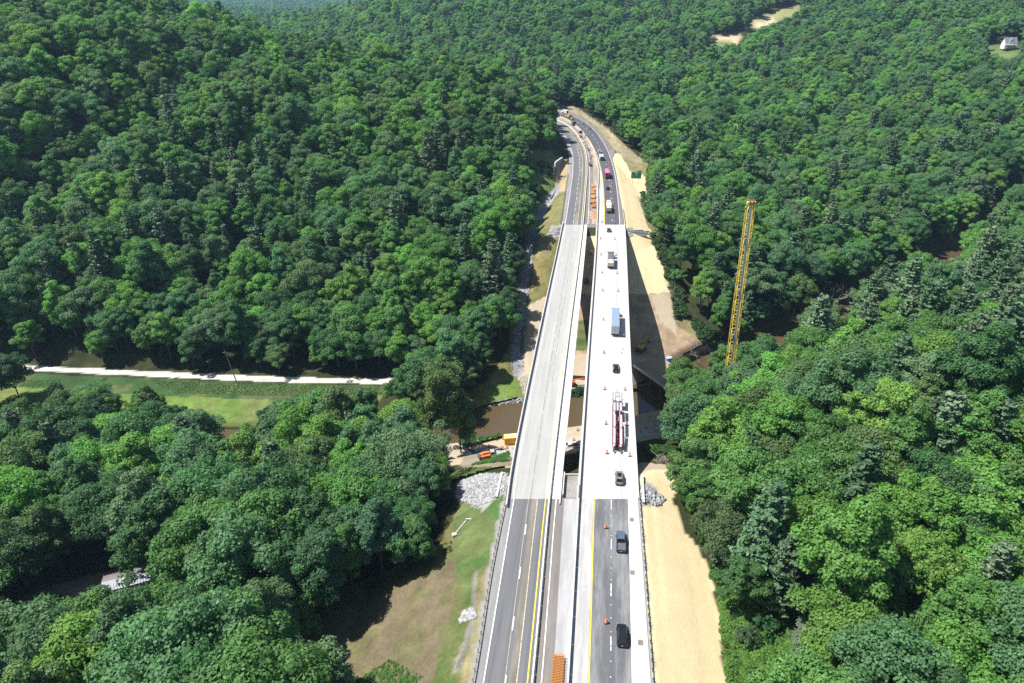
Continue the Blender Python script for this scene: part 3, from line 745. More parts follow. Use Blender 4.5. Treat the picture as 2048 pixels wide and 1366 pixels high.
def car(name, label, cat, px, py, kind, m, z=0, rz=None, at=None, scale=1):
    loc = at or P3(px, py, z); rz = heading(loc[1]) if rz is None else rz
    t = thing(name, label, cat, loc, rz); t.scale = (scale,)*3
    L, W, H = dict(suv=(4.8, 1.92, 1.74), sedan=(4.8, 1.84, 1.45), pickup=(5.8, 2.0, 1.88), hatch=(4.3, 1.8, 1.55))[kind]; h = L/2; w = W/2
    B = MB(); belt = H*.56
    if kind == 'pickup':
        B.loft([ring(-h, w*.96, .45, 1.1), ring(-h+.1, w, .4, 1.12), ring(-h+.1, w, .4, .78), ring(-.52, w, .4, .78), ring(-.52, w, .35, 1.14), ring(1.2, w, .35, 1.14), ring(h-.55, w*.98, .35, 1.08), ring(h-.08, w*.9, .4, .98), ring(h, w*.82, .45, .85)])
        B.build('body', m, t, bevel=.03)
        for s in (-1, 1):
            b2 = MB(); b2.box((s*(w-.07), -1.6, .96), (.13, 2.25, .36)); b2.build('bed_side', m, t)
        b2 = MB(); b2.box((0, -h+.09, .95), (W-.2, .1, .36)); b2.build('tailgate', m, t)
        b2 = MB(); b2.box((0, -1.65, .79), (W-.3, 2.1, .02)); b2.build('bed_liner', mk('bed_liner', (.10, .11, .12), .8, .2, 3), t)
        cabin(t, -.6, 1.35, w-.06, 1.12, H, .62, .12, .2, m)
    else:
        tail = belt + (.05 if kind in ('suv', 'hatch') else 0)
        B.loft([ring(-h, w*.86, .4, .8), ring(-h+.12, w*.96, .32, tail-.04), ring(-h*.5, w, .28, belt+.03), ring(h*.35, w, .28, belt), ring(h*.72, w*.97, .28, belt-.1), ring(h-.12, w*.88, .32, belt-.22), ring(h, w*.74, .4, belt-.38)])
        B.build('body', m, t, bevel=.03)
        if kind == 'sedan': cabin(t, -h*.72, h*.48, w-.1, belt, H, .95, .8, .22, m)
        else: cabin(t, -h+.22, h*.5, w-.08, belt, H, .85, .42, .2, m)
        if kind == 'suv':
            b2 = MB(); b2.box((0, -.35, H+.012), (w*1.0, 1.5, .02)); b2.build('sunroof', M_GLASS, t)
            for s in (-1, 1):
                b2 = MB(); b2.box((s*(w-.32), -.5, H+.04), (.05, 2.1, .05)); b2.build('roof_rail', M_DKSTEEL, t)
    for s in (-1, 1):
        wheel(t, s*(w-.1), h*.62); wheel(t, s*(w-.1), -h*.6)
    lights(t, w, -h+.02, h-.1, .88, .72); mirrors(t, w, h*.33, belt+.08, m)
    b2 = MB(); b2.box((0, -h-.01, .62), (.32, .02, .15)); b2.build('number_plate', M_WHITE, t)
    b2 = MB(); b2.box((0, -h+.03, .42), (W*.86, .12, .2)); b2.build('bumper', M_DKSTEEL, t)
    return t
P_BLACK = paint('black', (.012, .013, .015), .18); P_BLUE = paint('steel_blue', (.085, .11, .16), .25); P_TAUPE = paint('taupe', (.20, .175, .155), .3)
P_WHITE = paint('white', (.66, .67, .67), .35); P_SILV = paint('silver', (.34, .36, .36), .3); P_GREY = paint('grey', (.12, .125, .13), .3); P_RED = paint('dark_red', (.20, .02, .03), .35)
P_CREAM = paint('cream', (.58, .50, .40), .5); P_PINK = paint('pink', (.62, .16, .30), .45); P_MAG = paint('magenta', (.42, .05, .15), .45); P_ALU_SKY = paint('aluminium_sky_reflection', (.20, .27, .37), .35)  # the aluminium has the blue of the reflected sky painted into its colour

car('suv', 'black suv with glass roof driving past the second foreground drum', 'car', 1243.5, 1274, 'suv', P_BLACK)
car('pickup_truck', 'blue grey pickup with an empty bed on the near dark asphalt', 'pickup', 1241, 1087, 'pickup', P_BLUE)
car('suv', 'taupe suv just driving onto the new bridge', 'car', 1238, 959, 'suv', P_TAUPE)
car('sedan', 'black sedan mid bridge between the car carrier and the long trailer', 'car', 1231.5, 739, 'sedan', P_BLACK)
car('suv', 'grey green suv at the far joint of the new bridge', 'car', 1217.5, 462, 'hatch', P_GREY)
car('sedan', 'small black car behind the pink dump truck', 'car', 1215, 378, 'sedan', P_BLACK)
car('suv', 'silver suv beside the orange stack on the far curve', 'car', 1171, 274, 'suv', P_WHITE)
car('suv', 'dark suv on the far curve ahead of the silver one', 'car', 1161, 266, 'suv', P_BLACK)
car('sedan', 'grey sedan on the outer shoulder of the far curve', 'car', 1165, 248, 'sedan', P_SILV)
car('suv', 'pale suv on the outer shoulder behind the grey sedan', 'car', 1178, 258, 'suv', P_SILV)

def tractor(t, y, m, sleeper=True, hood=True, w=1.22):
    """lorry cab whose rear wall is at y, heading +Y"""
    B = MB(); B.loft([ring(y, w-.05, .9, 3.0), ring(y+1.9, w-.05, .9, 2.9), ring(y+2.1, w-.08, .9, 1.9)]); B.build('cab', m, t, bevel=.08)
    if hood:
        B = MB(); B.loft([ring(y+2.05, w-.2, .75, 1.85), ring(y+3.5, w-.32, .7, 1.65), ring(y+3.9, w-.4, .75, 1.4)]); B.build('hood', m, t, bevel=.08)
    B = MB(); B.quad((w-.25, y+2.08, 2.0), (-w+.25, y+2.08, 2.0), (-w+.3, y+1.92, 2.75), (w-.3, y+1.92, 2.75)); o = B.build('windshield', M_GLASS, t); o.location = (0, .1, .03)
    for s in (-1, 1):
        B = MB(); B.box((s*(w-.03), y+1.35, 2.2), (.03, .8, .6)); B.build('side_window', M_GLASS, t)
        B = MB(); B.tube((s*(w-.02), y-.1, 1), (s*(w-.02), y-.1, 3.4), .07, n=8); B.build('exhaust_stack', M_RIM, t)
        B = MB(); B.box((s*(w-.25), y+3.2, .95), (.4, 1.1, .3)); B.build('fender', m, t)
        wheel(t, s*(w-.2), y+3.0, .5, .3)
    mirrors(t, w, y+2.05, 2.2, M_RIM, 1.8)
    B = MB(); B.box((0, y-.6, .78), (.9, 7.4 if hood else 5, .26)); B.build('chassis', M_DKSTEEL, t)
    B = MB(); B.box((0, y+3.98, .6), (2*w-.1, .16, .35)); B.build('bumper', M_RIM, t)
def semi_wheels(t, ys, w=1.22):
    for y in ys:
        for s in (-1, 1): wheel(t, s*(w-.25), y, .5, .5)
# white box trailer
def box_semi(label, px, py):
    loc = P3(px, py); t = thing('semi_truck', label, 'truck', loc, heading(loc[1])); n = -9.6
    B = MB(); B.box((0, -2.4, 2.6), (2.59, 14.4, 2.85)); B.build('trailer_box', paint('trailer_grey', (.42, .44, .47), .4), t)
    B = MB(); B.box((0, -2.4, 4.035), (2.5, 14.3, .02)); rf = B.build('trailer_roof', P_ALU_SKY, t)
    R2 = MB()
    for k in range(12): R2.box((0, -8.9 + k*1.18, 4.05), (2.48, .04, .015))
    R2.build('roof_bow', P_WHITE, rf)
    for s in (-1, 1):
        B = MB(); B.box((s*.63, n-.02, 2.55), (1.2, .04, 2.6)); d = B.build('trailer_door', paint('trailer_door', (.50, .52, .55), .4), t)
        B = MB(); B.box((s*.25, n-.05, 2.5), (.05, .04, 2.5)); B.build('door_bar', M_STEEL, d)
        B = MB(); B.box((s*1.0, n+.0, 1.05), (.28, .06, .14)); B.build('taillight', M_RED, t)
        B = MB(); B.box((s*1.29, -2.4, 1.22), (.03, 14.4, .12)); B.build('side_rail', M_STEEL, t)
    B = MB(); B.box((0, n-.02, .6), (2.1, .1, .12)); B.box((-.5, n, .85), (.08, .08, .5)); B.box((.5, n, .85), (.08, .08, .5)); B.build('underride_guard', M_DKSTEEL, t)
    tractor(t, 5.6, P_WHITE); semi_wheels(t, (-7.9, -6.6, 3.6, 4.9))
    return t
box_semi('white semi truck with a long box trailer and silver roof mid bridge', 1229.5, 648)
# dump trailers
def dump_semi(label, px, py, body, tarpm, cab, tarp=(0, 3.8), ht=1.5, L=10.0, z=0):
    loc = P3(px, py, z); t = thing('dump_truck', label, 'truck', loc, heading(loc[1])); y0, y1 = -8.6, -8.6 + L
    for s in (-1, 1):
        B = MB(); B.box((s*1.2, (y0+y1)/2, 1.35+ht/2), (.1, L, ht)); sd = B.build('bed_side', body, t)
        RB = MB()
        for k in range(int(L/1.2)): RB.box((s*1.27, y0+.5+k*1.2, 1.35+ht/2), (.06, .1, ht-.1))
        RB.build('side_rib', body, sd)
    B = MB(); B.box((0, y1, 1.35+ht/2), (2.5, .1, ht+.3)); B.build('headboard', body, t)
    B = MB(); B.box((0, y0, 1.3+ht/2), (2.5, .12, ht)); B.build('tailgate', body, t)
    B = MB(); B.box((0, (y0+y1)/2, 1.35), (2.3, L, .12)); B.build('bed_floor', M_DKSTEEL, t)
    B = MB(); B.loft([[(-1.12, y, 1.4), (1.12, y, 1.4), (1.0, y, 1.2+ht*.9), (0, y, 1.45+ht*k), (-1.0, y, 1.2+ht*.9)] for y, k in ((y0+.2, .75), (y0+2, .95), ((y0+y1)/2, .9), (y1-1.5, 1.0), (y1-.1, .7))]); B.build('load', mk('load_' + body.name, tuple(body.node_tree.nodes['Principled BSDF'].inputs['Base Color'].default_value[:3]), .95, .25, 3), t)
    if tarp:
        a, c = y1 - tarp[0] - tarp[1], y1 - tarp[0]
        B = MB(); B.loft([[(-1.28, y, 1.3+ht*.8), (-1.28, y, 1.36+ht), (-.5, y, 1.42+ht+k), (.5, y, 1.42+ht+k), (1.28, y, 1.36+ht), (1.28, y, 1.3+ht*.8)] for y, k in ((a, .12), ((a+c)/2, .22), (c, .1))]); B.build('tarp', tarpm, t)
    B = MB(); B.box((0, y0-.02, .85), (2.3, .12, .3)); B.build('bumper', M_DKSTEEL, t)
    for s in (-1, 1):
        B = MB(); B.box((s*.95, y0-.1, .95), (.3, .05, .14)); B.build('taillight', M_RED, t)
    tractor(t, 3.2, cab); semi_wheels(t, (-7.2, -5.9, 1.4, 2.7))
    return t
dump_semi('cream dump trailer truck with a grey tarp over half its load, on the bridge', 1221, 523, P_CREAM, mk('grey_tarp', (.11, .12, .15), .7, .25, 2), P_SILV, (.6, 4.8))
dump_semi('white dump trailer truck leaving the asphalt for the far bridge joint', 1217, 417, P_CREAM, mk('pale_tarp', (.62, .61, .58), .7, .1, 2), P_WHITE, (.2, 6.2), 1.7)
dump_semi('bright pink dump truck with magenta tail among the lane drums', 1213.5, 351, P_PINK, P_PINK, P_PINK, (0, 9.9), 2.3)
for o in bpy.data.objects:
    if o.name.startswith('tailgate') and o.parent and 'bright pink' in o.parent.get('label', ''): o.data.materials[0] = P_MAG

# car carrier
def car_carrier(label, px, py):
    loc = P3(px, py); t = thing('car_carrier', label, 'truck', loc, heading(loc[1])); w = 1.25
    WH = paint('carrier_white', (.40, .41, .44), .4)
    tractor(t, 6.2, P_WHITE, hood=False)
    def deck(name, y0, y1, z0, z1, ramp=True):
        d = MB()
        for s in (-1, 1): d.add([(s*.85-.3, y0, z0), (s*.85+.3, y0, z0), (s*.85+.3, y1, z1), (s*.85-.3, y1, z1), (s*.85-.3, y0, z0-.1), (s*.85+.3, y0, z0-.1), (s*.85+.3, y1, z1-.1), (s*.85-.3, y1, z1-.1)], [(0, 1, 2, 3), (7, 6, 5, 4), (0, 4, 5, 1), (1, 5, 6, 2), (2, 6, 7, 3), (3, 7, 4, 0)])
        o = d.build(name, WH, t); f = MB()
        for s in (-1, 1):
            f.tube((s*1.22, y0, z0-.02), (s*1.22, y1, z1-.02), .07, n=6); f.tube((s*.5, y0, z0-.05), (s*.5, y1, z1-.05), .05, n=6)
        n = max(2, int((y1-y0)/1.6))
        for k in range(n+1):
            u = k/n; y = y0+(y1-y0)*u; z = z0+(z1-z0)*u
            f.tube((-1.22, y, z-.06), (1.22, y, z-.06), .055, n=6)
        f.build('deck_frame', P_RED, o)
    deck('upper_ramp', 6.1, 10.2, 3.25, 3.35); deck('upper_ramp', 1.0, 5.0, 3.3, 3.3); deck('upper_ramp', -6.0, -.6, 3.1, 3.2); deck('upper_ramp', -12.4, -6.6, 2.3, 2.9)
    deck('lower_ramp', -11.8, -1.2, 1.1, 1.15); deck('lower_ramp', .6, 5.4, 1.6, 1.4)
    B = MB(); B.box((0, 3.0, 3.32), (.5, 3.8, .12)); B.build('centre_plate', WH, t)
    posts = MB()
    for y in (-12.2, -9.3, -6.3, -3.4, -.8, 1.1, 3.0, 5.0, 6.4, 9.8):
        for s in (-1, 1): posts.box((s*1.24, y, 2.1 if y < 6 else 2.9), (.1, .14, 2.4 if y < 6 else .9)); 
    posts.build('upright_posts', P_RED, t)
    hy = MB()
    for y in (-10.5, -8.4, -5.2, -3, 2.2):
        hy.tube((0, y-.5, 1.2), (0, y+.6, 2.4), .1, n=8); hy.box((0, y, 1.5), (.6, .35, .35))
    hy.build('ram', P_RED, t)
    B = MB(); B.box((0, -6.2, .85), (1.9, 12, .3)); B.build('trailer_spine', M_DKSTEEL, t)
    for s in (-1, 1):
        B = MB(); B.add([(s*.85-.25, -12.5, 1.0), (s*.85+.25, -12.5, 1.0), (s*.85+.25, -13.4, .5), (s*.85-.25, -13.4, .5)], [(0, 1, 2, 3)]); B.build('tail_ramp', M_DKSTEEL, t)
    semi_wheels(t, (-6.4, -5.2, 1.6, 3.0))
car_carrier('empty red and white car carrier truck on the near half of the new bridge', 1233.5, 846)

def trailer_rig(label, px, py):
    loc = P3(px, py); t = thing('box_trailer', label, 'trailer', loc, heading(loc[1]))
    B = MB(); B.box((0, 0, 1.7), (2.4, 7.6, 2.1)); B.build('trailer_box', P_WHITE, t, bevel=.05)
    R2 = MB()
    for s in (-.6, 0, .6): R2.box((s, 0, 2.77), (.36, 7.3, .03))
    R2.build('roof_panel', P_ALU_SKY, t)
    for s in (-1, 1):
        wheel(t, s*1.05, -.6, .38, .25); wheel(t, s*1.05, .4, .38, .25)
    B = MB(); B.box((0, 4.6, .6), (.12, 1.8, .12)); B.build('drawbar', M_DKSTEEL, t)
    B = MB(); B.box((0, -3.82, 1.7), (2.2, .04, 1.9)); B.build('rear_door', P_GREY, t)
trailer_rig('white enclosed trailer with striped roof towed behind a pickup', 1202.5, 319)
car('pickup_truck', 'white pickup towing the enclosed trailer into the curve', 'pickup', 1199, 305, 'pickup', P_WHITE)
def box_truck(label, px, py, m, z=0, rz=None):
    loc = P3(px, py, z); t = thing('box_truck', label, 'truck', loc, heading(loc[1]) if rz is None else rz)
    B = MB(); B.box((0, -1.4, 2.2), (2.4, 5.4, 2.4)); B.build('cargo_box', m, t, bevel=.05)
    B = MB(); B.loft([ring(1.4, 1.05, .7, 2.2), ring(2.7, 1.05, .6, 2.1), ring(3.1, 1.0, .6, 1.4), ring(4.0, .95, .6, 1.2)]); B.build('cab', P_WHITE, t, bevel=.06)
    B = MB(); B.quad((.9, 3.12, 1.45), (-.9, 3.12, 1.45), (-.85, 2.75, 2.1), (.85, 2.75, 2.1)); B.build('windshield', M_GLASS, t)
    B = MB(); B.box((0, 0, .75), (.9, 7.6, .2)); B.build('chassis', M_DKSTEEL, t)
    B = MB(); B.box((0, -4.15, 2.1), (2.1, .05, 1.9)); B.build('rear_door', M_DKSTEEL, t)
    for s in (-1, 1): wheel(t, s*1.0, 3.0, .42, .28); wheel(t, s*1.0, -2.6, .42, .4)
    return t
box_truck('grey box truck leading the traffic on the far curve', 1146, 250, P_GREY)

# ------------------------------------------------------------------ orange drums
D0 = thing('traffic_drum', 'x', 'drum', (0, 0, 0), 0, 'orange traffic drums')
B = MB(); B.lathe([(.40, 0), (.42, .03), (.36, .10), (.30, .10)], 14); B.build('rubber_base', M_RUBBER, D0)
ZS = [.08, .30, .46, .62, .78, .98]
for k in range(5):
    r = [.285, .275, .262, .25, .238, .225]; B = MB(); B.lathe([(r[k], ZS[k]), (r[k+1]+.004, ZS[k+1])], 14); B.build('orange_band' if k % 2 == 0 else 'white_band', M_ORANGE if k % 2 == 0 else M_WHITE, D0)
B = MB(); B.lathe([(.225, .98), (.18, 1.02), (.05, 1.03)], 12); B.box((0, 0, 1.08), (.26, .05, .1)); B.build('handle', M_ORANGE, D0)
ORD = ['first', 'second', 'third', 'fourth', 'fifth', 'sixth', 'seventh', 'eighth', 'ninth', 'tenth', 'eleventh', 'twelfth', 'thirteenth', 'fourteenth', 'fifteenth', 'sixteenth', 'seventeenth', 'eighteenth', 'nineteenth', 'twentieth',
       'twenty-first', 'twenty-second', 'twenty-third', 'twenty-fourth', 'twenty-fifth', 'twenty-sixth', 'twenty-seventh', 'twenty-eighth', 'twenty-ninth', 'thirtieth']
ROWS = [
 ('orange drum on the dark near asphalt by the lane dashes, %s nearest', [(1212, 1246), (1211, 1056)], 0),
 ('orange drum by the yellow line on the new bridge, %s from the near end', [(1213.5, 907), (1211.5, 848), (1209, 779), (1207.5, 706), (1206.5, 640), (1205, 582), (1204, 546), (1202, 510), (1201, 478)], 0),
 ('orange drum by the outer parapet, %s from the near bridge end', [(1259, 912), (1253.5, 850), (1249.5, 780), (1247, 672), (1236, 583), (1234, 547), (1231.5, 511), (1229, 479)], 0),
 ('orange drum closing the lane beyond the bridge, %s from the joint', [(1229, 446), (1228.5, 434.5), (1229, 420), (1228, 407), (1227, 400), (1226.3, 392.5), (1225.8, 386), (1225, 380), (1224, 375), (1223.6, 369), (1222.8, 362), (1221, 343.5), (1219.5, 337), (1218.6, 332), (1217.3, 327), (1212, 320), (1207.5, 312), (1196.5, 293), (1190.6, 285), (1187.5, 280)], 0),
 ('orange drum on the pale shoulder at the far joint of the new bridge%s', [(1203.6, 445)], 0),
 ('orange drum along the works road below the older bridge, %s from its dark trees', [(941, 899), (978, 894), (1012, 888), (1006.5, 878)], -31),
 ('orange drum on the works road in the bridge gap, %s from the pickup', [(1147, 880), (1155, 861)], -31),
 ('orange drum in the new bridge shadow on the works road, %s towards the woods', [(1267, 858), (1279, 863), (1290, 855), (1298, 833), (1308.5, 851)], -31),
 ('orange drum standing in the shade of the long white trailer%s', [(1241, 646)], 0)]
first = True
for lab, pts, z in ROWS:
    for i, (px, py) in enumerate(pts):
        p = P3(px, py, z); 
        if z: p = (p[0], p[1], gz(p[0], p[1]))
        l = (lab % ORD[i]) if len(pts) > 1 else lab % ''
        if first: D0.location = p; D0['label'] = l; first = False
        else: dup(D0, p, random.uniform(0, 3), l)

# ------------------------------------------------------------------ people
def person(label, loc, rz, shirt, vest, pants=(.03, .04, .07), s=1.0):
    J = {'pel': (0, 0, .95), 'waist': (0, .01, 1.12), 'chest': (0, .02, 1.36), 'neck': (0, .0, 1.52), 'head': (0, .02, 1.63), 'top': (0, .02, 1.74)}
    R_ = {'pel': .15, 'waist': .13, 'chest': .16, 'neck': .06, 'head': .10, 'top': .07}
    E_ = [('pel', 'waist'), ('waist', 'chest'), ('chest', 'neck'), ('neck', 'head'), ('head', 'top')]
    for k, sx in (('l', -1), ('r', 1)):
        J['hip'+k] = (sx*.1, 0, .88); J['kn'+k] = (sx*.12, .03, .49); J['an'+k] = (sx*.12, -.02, .09); J['to'+k] = (sx*.13, .15, .04)
        R_['hip'+k] = .095; R_['kn'+k] = .065; R_['an'+k] = .045; R_['to'+k] = .04
        J['sh'+k] = (sx*.2, .01, 1.42); J['el'+k] = (sx*.27, .08, 1.15); J['ha'+k] = (sx*.2, .34, 1.1)
        R_['sh'+k] = .06; R_['el'+k] = .045; R_['ha'+k] = .04
        E_ += [('pel', 'hip'+k), ('hip'+k, 'kn'+k), ('kn'+k, 'an'+k), ('an'+k, 'to'+k), ('chest', 'sh'+k), ('sh'+k, 'el'+k), ('el'+k, 'ha'+k)]
    ks = list(J); me = bpy.data.meshes.new('person'); me.from_pydata([J[k] for k in ks], [(ks.index(a), ks.index(b)) for a, b in E_], [])
    me.materials.append(mk('work_trousers', pants, .9)); o = link('person', me, None, loc, rz)
    m = o.modifiers.new('skin', 'SKIN'); 
    for i, k in enumerate(ks): me.skin_vertices[0].data[i].radius = (R_[k], R_[k])
    me.skin_vertices[0].data[0].use_root = True
    sb = o.modifiers.new('sub', 'SUBSURF'); sb.levels = 1; sb.render_levels = 1
    B = MB(); B.lathe([(.16, 1.05), (.2, 1.25), (.2, 1.42), (.1, 1.5)], 12); B.build('safety_vest', mk('vest_' + vest[0], vest[1], .7), o)
    B = MB(); B.lathe([(.16, 1.68), (.125, 1.7), (.115, 1.78), (.05, 1.84)], 12, (0, .02, 0)); B.build('hard_hat', M_WHITE, o)
    o.scale = (s,)*3
    return tag(o, label, 'person')

# ------------------------------------------------------------------ boom lifts
def boom_lift(label, loc, rz, boom, jib, basket_rz=0, col=M_LORANGE, arm=M_CREAM):
    t = thing('boom_lift', label, 'boom lift', loc, rz)
    B = MB(); B.box((0, 0, .75), (1.7, 3.3, .45), top=(.9, .95)); B.build('chassis', col, t, bevel=.05)
    for s in (-1, 1):
        for y in (-1.25, 1.25): wheel(t, s*1.02, y, .5, .36)
    B = MB(); B.lathe([(.6, .97), (.6, 1.15)], 16); B.build('turntable_ring', M_DKSTEEL, t)
    B = MB(); B.box((-.65, -.2, 1.65), (.75, 3.2, 1.0), top=(.9, .9)); B.build('engine_cover', col, t, bevel=.06)
    B = MB(); B.box((.65, -.2, 1.6), (.75, 3.0, .9), top=(.9, .9)); B.build('tank_cover', col, t, bevel=.06)
    B = MB(); B.box((0, -1.9, 1.6), (2.1, .55, 1.1)); B.build('counterweight', mk('counterweight_grey', (.09, .09, .09), .6), t)
    a = Vector((0, -1.2, 2.35)); b_ = Vector(boom); c = a.lerp(b_, .52)
    B = MB(); B.tube(a, c, .24, .22, 4); B.build('boom', arm, t)
    B = MB(); B.tube(c, b_, .16, .14, 4); B.build('boom_extension', M_WHITE if arm is M_CREAM else arm, t)
    j = Vector(jib); B = MB(); B.tube(b_, j, .12, .1, 4); B.box(b_, (.35, .5, .5)); B.build('jib', col, t)
    B = MB(); B.tube((0, -.2, 1.6), a.lerp(b_, .22), .08, .08, 8); B.build('lift_cylinder', M_RIM, t)
    k = MB(); w, d, h = 1.2, .45, 1.1; k.box((0, 0, .03), (2*w, 2*d, .06))
    for z in (.55, h):
        for p, q in (((-w, -d), (w, -d)), ((w, -d), (w, d)), ((w, d), (-w, d)), ((-w, d), (-w, -d))): k.tube((*p, z), (*q, z), .03, n=5)
    for x in (-w, -w/3, w/3, w):
        for y in (-d, d): k.tube((x, y, 0), (x, y, h), .03, n=5)
    o = k.build('work_platform', col, t, j + Vector((0, .3, -.2)), basket_rz)
    B = MB(); B.box((.3, -d, .85), (.5, .2, .35)); B.build('control_box', M_DKSTEEL, o)
    return t, j
def loc_to(t, p):
    return Matrix.Rotation(-t.rotation_euler.z, 4, 'Z') @ (Vector(p) - Vector(t.location))
pA = drop(972, 925, -31); top = P3(1005, 893, -24.5); bk = P3(1016, 903, -28.5)
tt = Matrix.Rotation(-R(-70), 4, 'Z')
boom_lift('orange boom lift with a cream boom reaching over parked vehicles beside the works road', pA, R(-70), tt @ (Vector(top) - Vector(pA)), tt @ (Vector(bk) - Vector(pA)), R(20))
pB = drop(1143, 771, -30); tt = Matrix.Rotation(-R(-84), 4, 'Z'); a = Vector((pB[0]+9.5, pB[1]+1.4, pB[2]+3.2))
boom_lift('orange boom lift with lowered boom on the sandy far bank between the bridges', pB, R(-84), tt @ (a - Vector(pB)), tt @ (a + Vector((1.5, 0, -.8)) - Vector(pB)), 0, arm=M_LORANGE)
pC = drop(1171, 566, -22); el = Vector(P3(1178, 509, -9.5)); bs = Vector(P3(1176.5, 497, -5.5))
el = Vector((el.x, pC[1] + 9, -11.5)); bs = Vector((el.x - .3, pC[1] + 10.5, -5.8)); tt = Matrix.Rotation(-R(10), 4, 'Z')
lift, jj = boom_lift('rust red boom lift raised in the dark gap under the far bridge ends', pC, R(10), tt @ (el - Vector(pC)), tt @ (bs - Vector(pC)), 0, mk('lift_red', (.45, .12, .06), .6, .2, 2), mk('lift_red', (.45, .12, .06)))
fl_ = bs + Vector((0, .3, -.12))
person('worker in a yellow vest standing in the raised lift basket', fl_ + Vector((-.55, 0, 0)), 0, None, ('yellow', (.75, .6, .03)))
person('worker in an orange vest standing in the raised lift basket', fl_ + Vector((.35, .05, 0)), .4, None, ('orange', (.8, .3, .04)))

# ------------------------------------------------------------------ excavator
def excavator(label, loc, rz, m=M_MYEL, s=1.0):
    t = thing('excavator', label, 'excavator', loc, rz); t.scale = (s,)*3
    for x in (-1.15, 1.15):
        B = MB(); pr = [(-2.1, .1), (-1.9, 0), (1.9, 0), (2.1, .1), (2.25, .45), (2.05, .85), (1.8, .95), (-1.8, .95), (-2.05, .85), (-2.25, .45)]
        B.loft([[(x-.3, y, z) for y, z in pr], [(x+.3, y, z) for y, z in pr]]); tr = B.build('track', M_DKSTEEL, t)
        for k in range(5):
            G = MB(); G.tube((x-.34, -1.5+k*.75, .4), (x+.34, -1.5+k*.75, .4), .2, n=8); G.build('track_roller', M_RUST, tr)
    B = MB(); B.box((0, 0, .7), (1.8, 2.2, .5)); B.lathe([(.65, .9), (.65, 1.15)], 14); B.build('undercarriage', M_DKSTEEL, t)
    B = MB(); B.box((0, -.7, 1.7), (2.7, 3.6, 1.1), top=(.96, .95)); B.build('house', m, t, bevel=.08)
    B = MB(); B.box((0, -2.55, 1.65), (2.6, .6, 1.05), top=(.95, .8)); B.build('counterweight', M_DKSTEEL, t, bevel=.08)
    B = MB(); B.box((-.85, .75, 2.15), (.95, 1.7, 1.7), top=(.9, .85)); B.build('cab', m, t, bevel=.06)
    for a, d in (((-.85, 1.58, 2.3), (.75, .04, 1.2)), ((-1.33, .75, 2.4), (.03, 1.2, .9)), ((-.37, .75, 2.4), (.03, 1.2, .9))):
        B = MB(); B.box(a, d); B.build('window', M_GLASS, t)
    B = MB(); B.loft([[(.05, y, z-h), (.45, y, z-h), (.45, y, z+h), (.05, y, z+h)] for y, z, h in ((.7, 1.8, .3), (2.0, 3.6, .38), (3.2, 4.4, .36), (5.2, 4.1, .2))]); B.build('boom', m, t)
    B = MB(); B.loft([[(.08, y, z-h), (.42, y, z-h), (.42, y, z+h), (.08, y, z+h)] for y, z, h in ((4.7, 4.6, .15), (5.3, 3.9, .28), (5.9, 1.6, .14))]); B.build('stick', m, t)
    B = MB(); B.loft([[(-.3, y, z), (.8, y, z), (.8, y2, z2), (-.3, y2, z2)] for y, z, y2, z2 in ((6.1, 1.7, 5.7, 1.5), (6.5, 1.0, 5.5, .7), (6.0, .2, 5.2, .4))]); B.build('bucket', M_DKSTEEL, t)
    B = MB(); B.tube((.25, 1.2, 1.5), (.25, 2.6, 3.7), .09); B.tube((.25, 2.9, 4.9), (.25, 4.8, 4.75), .08); B.build('hydraulic_ram', M_RIM, t)
    return t
excavator('yellow tracked excavator in the deep shadow of the new bridge', drop(1282, 700, -28), R(-38))
tr = excavator('small dark excavator parked on the median by the rebar bundles', P3(1181, 332), R(10), mk('machine_olive', (.09, .10, .07), .6, .2, 2), .55)

# ------------------------------------------------------------------ crawler crane
def lattice(B, D, a, b_, w0, w1, step, r=.11, rd=.055):
    a, b_ = Vector(a), Vector(b_); n = int((b_-a).length / step); L = [w0 + (w1-w0)*k/n for k in range(n+1)]
    ax = (b_-a).normalized(); q = ax.to_track_quat('Z', 'Y'); ux, uy = q @ Vector((1, 0, 0)), q @ Vector((0, 1, 0))
    P = [[a + (b_-a)*(k/n) + ux*sx*L[k]/2 + uy*sy*L[k]/2 for sx, sy in ((-1, -1), (1, -1), (1, 1), (-1, 1))] for k in range(n+1)]
    for k in range(n):
        for c in range(4):
            B[c].tube(P[k][c], P[k+1][c], r, n=5, cap=False); D.tube(P[k][c], P[k+1][(c+1) % 4] if k % 2 else P[k+1][(c-1) % 4], rd, n=4, cap=False); D.tube(P[k][c], P[k][(c+1) % 4], rd, n=4, cap=False)
cx, cy = 78.2, 208.0; cz = gz(cx, cy)
T = thing('crawler_crane', 'tall yellow lattice boom crawler crane standing beside the river woods', 'crane', (cx, cy, cz), 0)
T.rotation_euler = (0, R(-2.7), 0); T.scale = (1, 1, 1.025)
for s in (-1, 1):
    B = MB(); pr = [(-4.2, .3), (-3.8, 0), (3.8, 0), (4.2, .3), (4.3, .8), (3.9, 1.3), (-3.9, 1.3), (-4.3, .8)]; B.loft([[(s*2.9-.5, y, z) for y, z in pr], [(s*2.9+.5, y, z) for y, z in pr]]); B.build('crawler_track', M_DKSTEEL, T)
B = MB(); B.box((0, 0, 1.1), (5, 2.4, .9)); B.lathe([(1.5, 1.5), (1.5, 1.9)], 18); B.build('carbody', M_DKSTEEL, T)
B = MB(); B.box((0, -3.2, 2.9), (3.2, 8.2, 2.0), top=(.97, .98)); B.build('machine_house', M_CYEL, T, bevel=.08)
B = MB(); B.box((0, -7.6, 2.9), (4.6, 1.4, 2.4)); B.build('counterweight', mk('crane_grey', (.1, .1, .1), .6), T)
